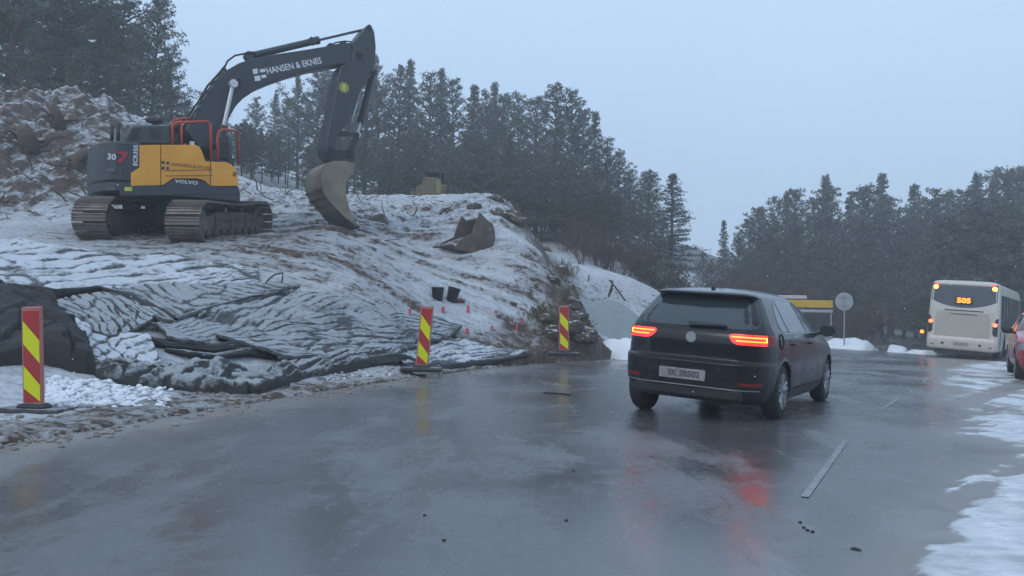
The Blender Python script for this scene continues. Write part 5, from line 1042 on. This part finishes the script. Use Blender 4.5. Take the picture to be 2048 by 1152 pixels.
M_RCK = mat('snowy brown rock', (.10, .08, .06), .9, dirt=(.035, .03, .026), dirt_amt=.9, scale=3, bump=.9, bscale=6, snow=.7)
rl_ = [(1035, 440, .55, 'dark rock under the crest at the right end'), (1010, 432, .4, None), (1075, 462, .45, None), (1100, 485, .35, None), (900, 425, .30, None), (955, 418, .35, None), (1000, 402, .35, None), (1040, 410, .35, None), (1128, 540, .4, None), (1140, 575, .35, None), (1110, 560, .3, None),
       (1150, 610, .4, None), (1165, 640, .4, None), (1180, 670, .4, None), (1150, 665, .5, None), (1165, 690, .35, None), (1185, 695, .3, None), (1095, 640, .3, None), (1110, 670, .4, None)]
for k, (px, py, r_, lab) in enumerate(rl_): rock(px - 8, py, 18, r_ * .75, M_RCK, k + 1, 'snow-capped brown rock on the broken right-hand end of the slope')
M_GRS = mat('dry brown grass', (.13, .11, .05), .9, dirt=(.07, .07, .03), dirt_amt=.8)
M_FLK = mat('snowflake', (.85, .87, .9), .6)
mb = MB()
for k in range(170):
    Yf = rnd.uniform(7, 26); q = at(rnd.uniform(-20, 2068), rnd.uniform(330, 800), Yf)
    if q.z < .1 or q.z < hz(q.x, q.y) + .2: continue
    r_ = rnd.uniform(.004, .0075) * (1 + Yf * .03); mb.add([q + Vector((r_, 0, 0)), q + Vector((0, r_, 0)), q - Vector((r_, 0, 0)), q - Vector((0, r_, 0)), q + Vector((0, 0, r_ * 1.3)), q - Vector((0, 0, r_ * 1.3))], [(0, 1, 4), (1, 2, 4), (2, 3, 4), (3, 0, 4), (1, 0, 5), (2, 1, 5), (3, 2, 5), (0, 3, 5)])
tag(mb.build('snowflakes', M_FLK), 'few scattered snowflakes falling over the road and slope', 'snowflakes', kind='stuff')
mb = MB()
for cx_, cy_, sx2, sy2, nn in ((1130, 545, 22, 22, 500), (1140, 600, 22, 22, 500), (1085, 635, 35, 16, 500), (1165, 660, 22, 32, 600), (1110, 660, 25, 25, 400), (1070, 420, 30, 20, 200), (1100, 500, 25, 25, 200), (560, 755, 60, 8, 60)):
    for k in range(nn):
        p = hit(cx_ + rnd.gauss(0, sx2 / 2), cy_ + rnd.gauss(0, sy2 / 2), 12, 40); 
        if p.y > 33: continue
        a = rnd.random() * 6.28; h_ = rnd.uniform(.05, .20); l_ = Vector((math.cos(a), math.sin(a), 0)) * h_ * rnd.uniform(.2, .9); s_ = Vector((-math.sin(a), math.cos(a), 0)) * .008
        mb.add([p - s_, p + s_, p + l_ * .5 + Vector((0, 0, h_ * .8)) + s_ * .6, p + l_ + Vector((0, 0, h_))], [(0, 1, 2, 3)])
tag(mb.build('dry_grass', M_GRS), 'dry brown grass on the broken right-hand end of the slope', 'grass', kind='stuff')
# brush, splinters and roots on the mound
M_TWG = mat('broken wood and bark', (.13, .085, .06), .85, dirt=(.05, .035, .03), dirt_amt=.9, scale=2, snow=1.0); mb = MB()
for k in range(5200):
    if k < 3600: x = rnd.gauss(-16.5, 4.2); y = rnd.gauss(27.0, 1.9)
    else: x = rnd.gauss(-6, 4.5); y = rnd.gauss(27.2, 1.2)
    if x > .5 or y > 31: continue
    p = Vector((x, y, 0)); a = rnd.random() * 6.28; l_ = rnd.expovariate(1 / .22) + .08; l_ = min(l_, 1.1) * (1 if k < 3600 else .6); el = rnd.uniform(-.2, .7); d_ = Vector((math.cos(a) * math.cos(el), math.sin(a) * math.cos(el), math.sin(el)))
    mb._pts = getattr(mb, '_pts', []); mb._pts.append((p, d_, l_))
PX = np.array([[q[0].x, q[0].y] for q in mb._pts]); ZZ = H(PX[:, 0], PX[:, 1]) + detail(PX[:, 0], PX[:, 1])[0]
for (p, d_, l_), z in zip(mb._pts, ZZ):
    p.z = z - .02; r_ = .006 + .03 * l_ * rnd.random(); mid = p + d_ * l_ * .5 + Vector((rnd.gauss(0, .05), rnd.gauss(0, .05), 0)) * l_; mb.tube([p - d_ * .05, mid, p + d_ * l_], r_, 4, radii=[r_, r_ * .9, r_ * .5])
tag(mb.build('brushwood', M_TWG), 'tangle of broken branches and bark on the mound behind the excavator', 'brushwood', kind='stuff')
# tree stumps with roots
M_STP = mat('torn root wood', (.10, .07, .05), .85, dirt=(.04, .028, .02), dirt_amt=.9, scale=3, bump=.5)
for px, py, sc_, lab in ((60, 290, 1.0, 'dark torn stump with roots on the left of the mound'), (150, 330, .9, 'orange brown torn stump low on the mound beside the counterweight'), (120, 245, .7, 'brown root clump near the top of the mound')):
    p = hit(px, py, 22, 33); t = thing('tree_stump', p, lab, 'stump', rz=rnd.random() * 6); b_ = MB(); b_.tube([(0, 0, -.3), (.1, 0, .2), (.35, .05, .5)], .25 * sc_, 9, radii=[.34 * sc_, .28 * sc_, .2 * sc_]); b_.build('trunk', M_STP, t)
    for k in range(11):
        a = rnd.random() * 6.28; l_ = rnd.uniform(.6, 1.5) * sc_; q = [Vector((0, 0, 0))]
        for s_ in range(4): q.append(q[-1] + Vector((math.cos(a) * l_ / 4 + rnd.gauss(0, .08), math.sin(a) * l_ / 4 + rnd.gauss(0, .08), rnd.uniform(-.1, .25) * l_)))
        b_ = MB(); b_.tube(q, .1, 6, radii=[.08 * sc_, .06 * sc_, .04 * sc_, .025 * sc_, .012 * sc_]); b_.build('root', M_STP, t)
# ================================================================ TREES
M_BARK = mat('pine bark', (.085, .062, .048), .9, dirt=(.04, .032, .028), dirt_amt=.9, scale=5, bump=.5)
def needle_mat(name, a, b_, snowy=.25):
    m, n, b = newmat(name); v = OBJV(n); nz1 = NZ(n, .9, 4, .6, v); oi = n.nodes.new('ShaderNodeObjectInfo')
    c = MIX(n, MR(n, nz1, .35, .65), a, b_); c = MIX(n, MR(n, oi.outputs['Random'], 0, 1, 0, .45), c, (.045, .05, .036))
    g_ = n.nodes.new('ShaderNodeNewGeometry'); k = MR(n, NZ(n, 1.7, 3, .6, v), .46, .70, 0, snowy); c = MIX(n, k, c, (.50, .54, .58))
    n.links.new(c, b.inputs['Base Color']); b.inputs['Roughness'].default_value = .8
    b.inputs['Transmission Weight'].default_value = 0.0; return m
M_ND1 = needle_mat('pine needles', (.044, .056, .044), (.090, .106, .080), .30); M_ND2 = needle_mat('spruce needles', (.040, .054, .042), (.080, .10, .072), .35)
def clump(vs, fs, c, r_, n_, rr, lw=.055, ll=.24, flat=.6):
    for _ in range(n_):
        d_ = Vector((rr.gauss(0, 1), rr.gauss(0, 1), rr.gauss(0, flat))); L_ = d_.length or 1; p = c + d_ / L_ * r_ * rr.random() ** .45
        a = Vector((rr.gauss(0, 1), rr.gauss(0, 1), rr.gauss(.3, .6))).normalized(); s_ = a.cross(Vector((rr.gauss(0, 1), rr.gauss(0, 1), rr.gauss(0, 1)))).normalized(); l_ = ll * rr.uniform(.6, 1.3); w_ = lw * rr.uniform(.7, 1.4)
        k = len(vs); vs += [p - a * l_ / 2, p + s_ * w_, p + a * l_ / 2, p - s_ * w_]; fs.append((k, k + 1, k + 2, k + 3))
def tree_proto(kind, h_, seed, dens=1.0):
    rr = random.Random(seed); tr = MB(); vs = []; fs = []; bx, by = rr.uniform(-.5, .5), rr.uniform(-.5, .5)
    def ax(z): u = z / h_; return Vector((bx * math.sin(u * 2.2) * u, by * math.sin(u * 2.6) * u, z))
    tr.tube([ax(h_ * k / 10) for k in range(11)], .2, 8, radii=[(.17 * h_ / 12) * (1 - .9 * (k / 10) ** 1.1) + .012 for k in range(11)])
    if kind == 'pine': base = rr.uniform(.30, .45); nl = int(46 * dens)
    elif kind == 'full': base = rr.uniform(.10, .2); nl = int(66 * dens)
    else: base = .06; nl = int(95 * dens)
    for i in range(nl):
        u = base + (1 - base) * ((i + rr.random()) / nl) ** .92; z = u * h_; v = (u - base) / (1 - base); a = i * 2.4 + rr.uniform(-.6, .6)
        if kind == 'pine': L_ = h_ * .27 * (math.sin(min(1, v * 1.15 + .22) * PI) ** .55) * rr.uniform(.45, 1.15) + .2; up = .15 + .75 * v
        elif kind == 'full': L_ = h_ * .30 * (1 - v) ** .5 * (.6 + .4 * min(1, v * 5)) * rr.uniform(.4, 1.25) + .30 * (1 - v) + .16; up = .05 + .7 * v
        else: L_ = h_ * .20 * (1 - v) ** .85 * rr.uniform(.6, 1.15) + .12; up = -.25 + .7 * v
        d_ = Vector((math.cos(a), math.sin(a), up)).normalized(); p0 = ax(z); P = [p0]; 
        for k in range(1, 5): P.append(p0 + d_ * L_ * k / 4 + Vector((rr.gauss(0, .05), rr.gauss(0, .05), .06 * k * k / 16 * L_ + rr.gauss(0, .04))) * (L_ * .5))
        tr.tube(P, .03, 4, radii=[.05 * L_ ** .5, .04 * L_ ** .5, .03 * L_ ** .5, .018, .008])
        nc = max(2, int(L_ * (2.6 if kind != 'spruce' else 3.2)))
        for k in range(nc):
            w_ = .28 + .76 * (k + rr.random()) / nc; j = min(int(w_ * 4), 3); q = P[j].lerp(P[j + 1], min(1, w_ * 4 - j)); side = d_.cross(Vector((0, 0, 1))).normalized() * rr.gauss(0, .22) * L_ * w_
            cr_ = rr.uniform(.26, .5) * (.8 + .5 * (1 - v)) * h_ / 12; clump(vs, fs, q + side + Vector((0, 0, rr.uniform(0, .15))), cr_, int(rr.uniform(22, 38)), rr, .045 * h_ / 12, .22 * h_ / 12, .42 if kind != 'spruce' else .3)
    clump(vs, fs, ax(h_ * .985), .2, 26, rr)
    return tr, vs, fs
PROTO = {}
for kind, nvar in (('pine', 5), ('full', 6), ('spruce', 2)):
    for k in range(nvar):
        tr, vs, fs = tree_proto(kind, 12.0, 100 + 17 * k + len(kind) * 7)
        me1 = bpy.data.meshes.new('trunk'); me1.from_pydata(tr.v, [], tr.f); me1.materials.append(M_BARK); me1.polygons.foreach_set('use_smooth', [True] * len(tr.f))
        me2 = bpy.data.meshes.new('crown'); me2.from_pydata([tuple(p) for p in vs], [], fs); me2.materials.append(M_ND2 if kind == 'spruce' else M_ND1)
        PROTO.setdefault(kind, []).append((me1, me2))
tr_rnd = random.Random(11)
def tree(x, y, h_, kind, label, group, z=None, name=None, wd=1.0):
    z = hz(x, y) - .1 if z is None else z; k = tr_rnd.randrange(len(PROTO[kind])); t = thing(name or {'pine': 'pine_tree', 'full': 'pine_tree', 'spruce': 'spruce_tree'}[kind], (x, y, z), label, 'tree', group, rz=tr_rnd.random() * 6.28)
    t.rotation_euler = (tr_rnd.gauss(0, .022), tr_rnd.gauss(0, .022), t.rotation_euler[2]); s_ = h_ / 12; t.scale = (s_ * wd, s_ * wd, s_)
    for nm, me_ in zip(('trunk', 'crown'), PROTO[kind][k]): o = bpy.data.objects.new(nm, me_); C.objects.link(o); o.parent = t
    return t
def tree_px(px, top, Y, kind, label, group, wd=1.0):
    p = at(px, top, Y); z = hz(p.x, p.y) - .1; return tree(p.x, p.y, max(3.0, p.z - z), kind, label, group, z, wd=wd)
GL = 'tall pines behind the mound at the left'; LL = 'tall dark pine standing behind the snowy brush mound at the left'
for px, top, Y, kd, wd in ((-90, -260, 35, 'pine', 1.1), (-20, -220, 37, 'full', 1.1), (40, -180, 36, 'pine', 1.1), (95, -150, 39, 'full', 1.1), (150, -130, 37, 'pine', 1.0), (200, -120, 41, 'full', 1.0), (245, -60, 39, 'pine', .9), (310, 0, 36.5, 'full', .92), (285, 55, 42, 'pine', 1.0),
                           (350, 128, 39, 'full', .85), (380, 205, 41, 'full', .8), (330, 150, 45, 'pine', 1.0), (20, -80, 46, 'full', 1.2), (120, -60, 47, 'full', 1.2), (220, 20, 46, 'full', 1.2), (60, 60, 33.5, 'full', 1.1), (160, 100, 34, 'full', 1.1), (250, 160, 34.5, 'full', 1.1), (-60, 40, 34, 'full', 1.1), (410, 250, 44, 'full', .9)):
    tree_px(px, top, Y, kd, LL, GL, wd)
GM = 'pines on the wooded hill behind the arm'; LM = 'grey green pine on the hill between the excavator and the dark car'
pts = [(455, 225, 60, 'full'), (485, 240, 58, 'full'), (512, 196, 62, 'full'), (548, 190, 66, 'spruce'), (575, 205, 60, 'full'), (600, 140, 58, 'pine'), (632, 132, 60, 'full'), (665, 150, 56, 'full'), (700, 150, 62, 'pine'), (735, 132, 58, 'full'), (768, 112, 57, 'pine'), (800, 140, 60, 'full'), (826, 122, 62, 'spruce'), (855, 150, 58, 'full'),
       (885, 142, 60, 'spruce'), (912, 165, 58, 'full'), (940, 172, 57, 'spruce'), (965, 190, 60, 'full'), (988, 168, 62, 'pine'), (1010, 195, 57, 'full'), (1040, 195, 62, 'full'), (1072, 205, 57, 'full'), (1108, 178, 54, 'full'), (1140, 190, 55, 'full'), (1165, 225, 58, 'full'), (1188, 228, 54, 'spruce'), (1215, 280, 54, 'full'), (1238, 310, 56, 'full'), (1262, 345, 54, 'full'), (1290, 352, 55, 'full')]
for px, top, Y, kd in pts: tree_px(px, top, Y, kd, LM, GM, tr_rnd.uniform(.72, .95))
rr2 = random.Random(5)
for i in range(52):     # lower second and front rows that close the wood
    px = 440 + 860 * (i + rr2.random()) / 52; top = np.interp(px, [440, 560, 700, 1100, 1200, 1300], [290, 270, 250, 290, 360, 420]) + rr2.uniform(-20, 50)
    tree_px(px, top, rr2.uniform(44, 53) if px < 1120 else rr2.uniform(47, 53), rr2.choice(['full', 'full', 'pine']), LM, GM, .95)
for i in range(26):
    px = 900 + 330 * (i + rr2.random()) / 26; tree_px(px, np.interp(px, [900, 1100, 1230], [345, 365, 440]) + rr2.uniform(-15, 40), rr2.uniform(43, 48), 'full', 'low bushy young pine under the tall pines of the wooded hill', 'young pines under the hill wood', 1.5)
tree_px(1345, 352, 50, 'spruce', 'light, evenly grown spruce standing alone at the right foot of the wooded hill', None, 1.45)
tree_px(1300, 345, 58, 'full', LM, GM, .9)
GR = 'trees of the wood behind the road'; LR = 'grey green pine in the misty wood behind the signs and the bus'
for px, top, Y, kd in [(1405, 505, 68, 'full'), (1420, 520, 64, 'full')]: tree_px(px, top, Y, kd, 'small misty tree in the gap between the two woods', 'small trees in the gap', .9)
tree_px(1447, 443, 62, 'spruce', 'slim light pine in the gap between the two woods', None, .75)
for px, top, Y, kd in [(1478, 468, 64, 'full'), (1500, 440, 66, 'full'), (1525, 420, 62, 'full'), (1548, 398, 64, 'full'), (1572, 388, 62, 'pine'), (1598, 385, 64, 'full'), (1622, 400, 66, 'full'), (1645, 358, 64, 'spruce'), (1668, 378, 62, 'full'), (1692, 398, 65, 'pine'), (1712, 382, 66, 'full'), (1738, 378, 63, 'full'), (1764, 352, 65, 'spruce'),
                       (1785, 400, 66, 'full'), (1808, 420, 63, 'full'), (1832, 374, 66, 'spruce'), (1852, 400, 64, 'full'), (1878, 382, 63, 'full'), (1905, 385, 66, 'full'), (1930, 388, 64, 'full'), (1958, 352, 66, 'spruce'), (1982, 362, 63, 'pine'), (2008, 345, 65, 'full'), (2035, 350, 66, 'full'), (2065, 342, 64, 'full'), (2100, 345, 66, 'full')]: tree_px(px, top, Y, kd, LR, GR, tr_rnd.uniform(.8, 1.05))
for i in range(46):
    px = 1470 + 640 * (i + rr2.random()) / 46; Yt = 54 + rr2.uniform(0, 7); top = np.interp(px, [1470, 1560, 2100], [540, 460, 430]) + rr2.uniform(-15, 70)
    p = at(px, top, Yt); 
    if toe_d(np.array([p.x]), np.array([p.y]))[0] < 1.5: continue
    tree_px(px, top, Yt, rr2.choice(['full', 'full', 'spruce']), LR, GR, 1.05)
# the wood continues behind the bus on the far side of the road
for i in range(16):
    px = 1860 + 260 * (i + rr2.random()) / 16; Yt = rr2.uniform(47, 52) if px > 1990 else rr2.uniform(49, 53); top = 430 + rr2.uniform(-30, 90); tree_px(px, top, Yt, 'full', LR, GR, 1.1)
# dark juniper bushes and bare shrubs
M_BSH = needle_mat('dark bush foliage', (.028, .034, .022), (.055, .06, .04), .08); M_TW2 = mat('bare twigs', (.085, .062, .055), .9, dirt=(.05, .038, .036), dirt_amt=.8)
def bush(px, base, Y, rx_, hh, label, group, m_, name='bush', n_=60):
    p = at(px, base, Y); p.z = hz(p.x, p.y); rr = random.Random(int(px)); vs = []; fs = []
    for k in range(n_): a = rr.random() * 6.28; q = rr.random() ** .5; z = rr.random() * hh * (1 - .6 * q * q); clump(vs, fs, Vector((math.cos(a) * q * rx_, math.sin(a) * q * rx_, z)), .35, 30, rr, .04, .2, .6)
    t = thing(name, p, label, 'bush', group); b_ = MB(); b_.add(vs, fs); b_.build('foliage', m_, t)
    b_ = MB()
    for k in range(7): a = k * .9; b_.tube([(0, 0, -.1), (math.cos(a) * rx_ * .3, math.sin(a) * rx_ * .3, hh * .4), (math.cos(a) * rx_ * .6, math.sin(a) * rx_ * .6, hh * .8)], .02, 4)
    b_.build('stems', M_BARK, t); return t
for px, base, Y, r_, h_ in ((1270, 558, 43, 1.2, 1.6), (1310, 566, 42, 1.5, 2.0), (1345, 580, 41, 1.3, 1.5), (1385, 590, 42, 1.2, 1.2)): bush(px, base, Y, r_, h_, 'dark low bush behind the snow bank left of the dark car roof', 'dark bushes behind the snow bank', M_BSH)
# bare shrubs: two prototypes shared
def shrub_mesh(seed, h_=2.6):
    rr = random.Random(seed); b_ = MB()
    def br(p, d_, l_, r_, dep):
        q = p + d_ * l_; b_.tube([p, p.lerp(q, .5) + Vector((rr.gauss(0, .04), rr.gauss(0, .04), 0)) * l_, q], r_, 3, radii=[r_, r_ * .8, r_ * .55])
        if dep > 0:
            for _ in range(rr.choice((3, 4))): br(p.lerp(q, rr.uniform(.35, 1)), (d_ + Vector((rr.gauss(0, .45), rr.gauss(0, .45), rr.gauss(.1, .25)))).normalized(), l_ * rr.uniform(.5, .75), max(r_ * .6, .006), dep - 1)
    for k in range(7): a = rr.random() * 6.28; br(Vector((rr.gauss(0, .15), rr.gauss(0, .15), -.1)), Vector((math.cos(a) * .35, math.sin(a) * .35, 1)).normalized(), h_ * rr.uniform(.3, .45), .022, 3)
    me_ = bpy.data.meshes.new('twigs'); me_.from_pydata(b_.v, [], b_.f); me_.materials.append(M_TW2); return me_
SHR = [shrub_mesh(s) for s in (1, 2, 3)]
def shrub(x, y, s_, label, group):
    o = bpy.data.objects.new('bare_shrub', tr_rnd.choice(SHR)); C.objects.link(o); o.location = (x, y, max(hz(x, y), -9) - .05); o.rotation_euler = (0, 0, tr_rnd.random() * 6.28); o.scale = (s_ * 1.1, s_ * 1.1, s_); tag(o, label, 'shrub', group)
for i in range(40):
    px = 1425 + 440 * (i + rr2.random()) / 40; Yt = 51 + rr2.uniform(0, 5) + max(0, (px - 1700) * .02); p = at(px, 640, Yt)
    if toe_d(np.array([p.x]), np.array([p.y]))[0] < .8: continue
    shrub(p.x, p.y, rr2.uniform(.8, 1.9), 'bare brown shrub at the edge of the wood behind the signs', 'bare shrubs at the edge of the wood')
for i in range(22): px = 1125 + 190 * rr2.random(); p = at(px, 540, 37 + 7 * rr2.random()); shrub(p.x, p.y, rr2.uniform(.5, 1.1), 'bare reddish shrub on the hill above the snow bank', 'bare shrubs above the snow bank')
for px, Y, s_ in ((1735, 41, .3), (1748, 40.5, .25), (1790, 40, .3), (1815, 39.5, .35), (1838, 39, .3), (1720, 42, .35), (1765, 41, .4), (1850, 38.6, .35)): p = at(px, 690, Y); shrub(p.x, p.y, s_ * 1.6, 'small bare twigs poking from the low snow ridge beside the bus', 'twigs on the low snow ridge')
# dead branches and low snow banks along the far kerb
def snowbank(a, b2, w_, h_, label, seed):
    a = Vector(a); b2 = Vector(b2); d_ = b2 - a; L_ = d_.length; t = d_ / L_; s_ = Vector((-t.y, t.x, 0)); nu_ = int(L_ / .12) + 2; nv_ = 16; P = []
    for i in range(nu_ + 1):
        u = i / nu_; row = []
        for j in range(nv_ + 1):
            v = j / nv_ - .5; q = a + d_ * u + s_ * v * w_ * (1 + .25 * float(vnoise(u * L_ * .8, 0, seed))); e = max(0, 1 - (2 * v) ** 2) ** .7 * min(1, u * 8, (1 - u) * 8) ** .5
            z = h_ * e * (1 + .35 * float(vnoise(u * L_ * 1.1, v * 3, seed + 1)) + .18 * float(vnoise(u * L_ * 3, v * 6, seed + 2)) + .08 * float(vnoise(u * L_ * 7, v * 14, seed + 3))); row.append((q.x, q.y, float(bank(q.x, q.y)) - .05 + z))
        P.append(row)
    b_ = MB(); b_.smooth = True; b_.grid(P); b_.smooth = False; o = b_.build('snow_bank', M_SNW, org=a); o.location = a; tag(o, label, 'snow bank', 'low ploughed snow banks'); return o
p0, p1 = at(1640, 690, 42), at(1745, 694, 40.5); snowbank((p0.x, p0.y, 0), (p1.x, p1.y, 0), 2.6, .42, 'low ploughed snow bank at the foot of the round sign', 1)
p0, p1 = at(1775, 697, 39.5), at(1815, 699, 39); snowbank((p0.x, p0.y, 0), (p1.x, p1.y, 0), 1.2, .32, 'small snow bank halfway between the round sign and the bus', 2)
p0, p1 = at(1826, 700, 38.5), at(1862, 703, 37.5); snowbank((p0.x, p0.y, 0), (p1.x, p1.y, 0), 1.0, .25, 'small dirty snow bank touching the left of the bus', 3)
p0, p1 = at(1190, 712, 23.0), at(1262, 718, 24.4); snowbank((p0.x + .2, p0.y + 1.0, 0), (p1.x + 2.2, p1.y + 3.4, 0), 2.6, .55, 'broad snow bank between the rocky slope end and the dark car', 4)
# distant hills
mb = MB(); P = []
for i in range(61):
    a = R(-32 + 64 * i / 60); row = []
    for j, (r_, e) in enumerate(((118, -1), (122, 3), (128, 8), (134, 12), (140, 14), (146, 11))): row.append((math.sin(a) * r_, math.cos(a) * r_, e * (1 + .35 * float(vnoise(i * .25, j * .2, 7))) * .8))
    P.append(row)
mb.smooth = True; mb.grid(P); mb.smooth = False; tag(mb.build('hills', mat('far wooded hill', (.07, .085, .085), .9, dirt=(.3, .32, .34), scale=.03)), kind='structure')
mb = MB(); P = []
for i in range(61):     # unseen slope behind the camera, added to darken car reflections and ambient light
    a = R(112 + 136 * i / 60); row = []
    for j, (r_, e) in enumerate(((15, -1.5), (17, 2.0), (19, 6), (21, 9.5), (22.5, 11))): row.append((math.sin(a) * r_ * 1.6, math.cos(a) * r_, e * (1 + .25 * float(vnoise(i * .5, j * .4, 9)))))
    P.append(row)
mb.smooth = True; mb.grid(P); mb.smooth = False; tag(mb.build('hillside', mat('unseen dark slope', (.045, .05, .04), .9, dirt=(.25, .26, .27), scale=.4)), kind='structure')
# ================================================================ HAZE
mb = MB(); mb.box((8, 68, 12.7), (182, 190, 30.6)); hzm = bpy.data.materials.new('haze'); hzm.use_nodes = True; n = hzm.node_tree; n.nodes.clear()
o_ = n.nodes.new('ShaderNodeOutputMaterial'); v_ = n.nodes.new('ShaderNodeVolumePrincipled'); v_.inputs['Density'].default_value = 0.0044; v_.inputs['Color'].default_value = (.97, .98, 1.0, 1); v_.inputs['Anisotropy'].default_value = 0.2
n.links.new(v_.outputs[0], o_.inputs['Volume']); tag(mb.build('haze', hzm), 'thin grey winter haze', 'haze', kind='stuff')
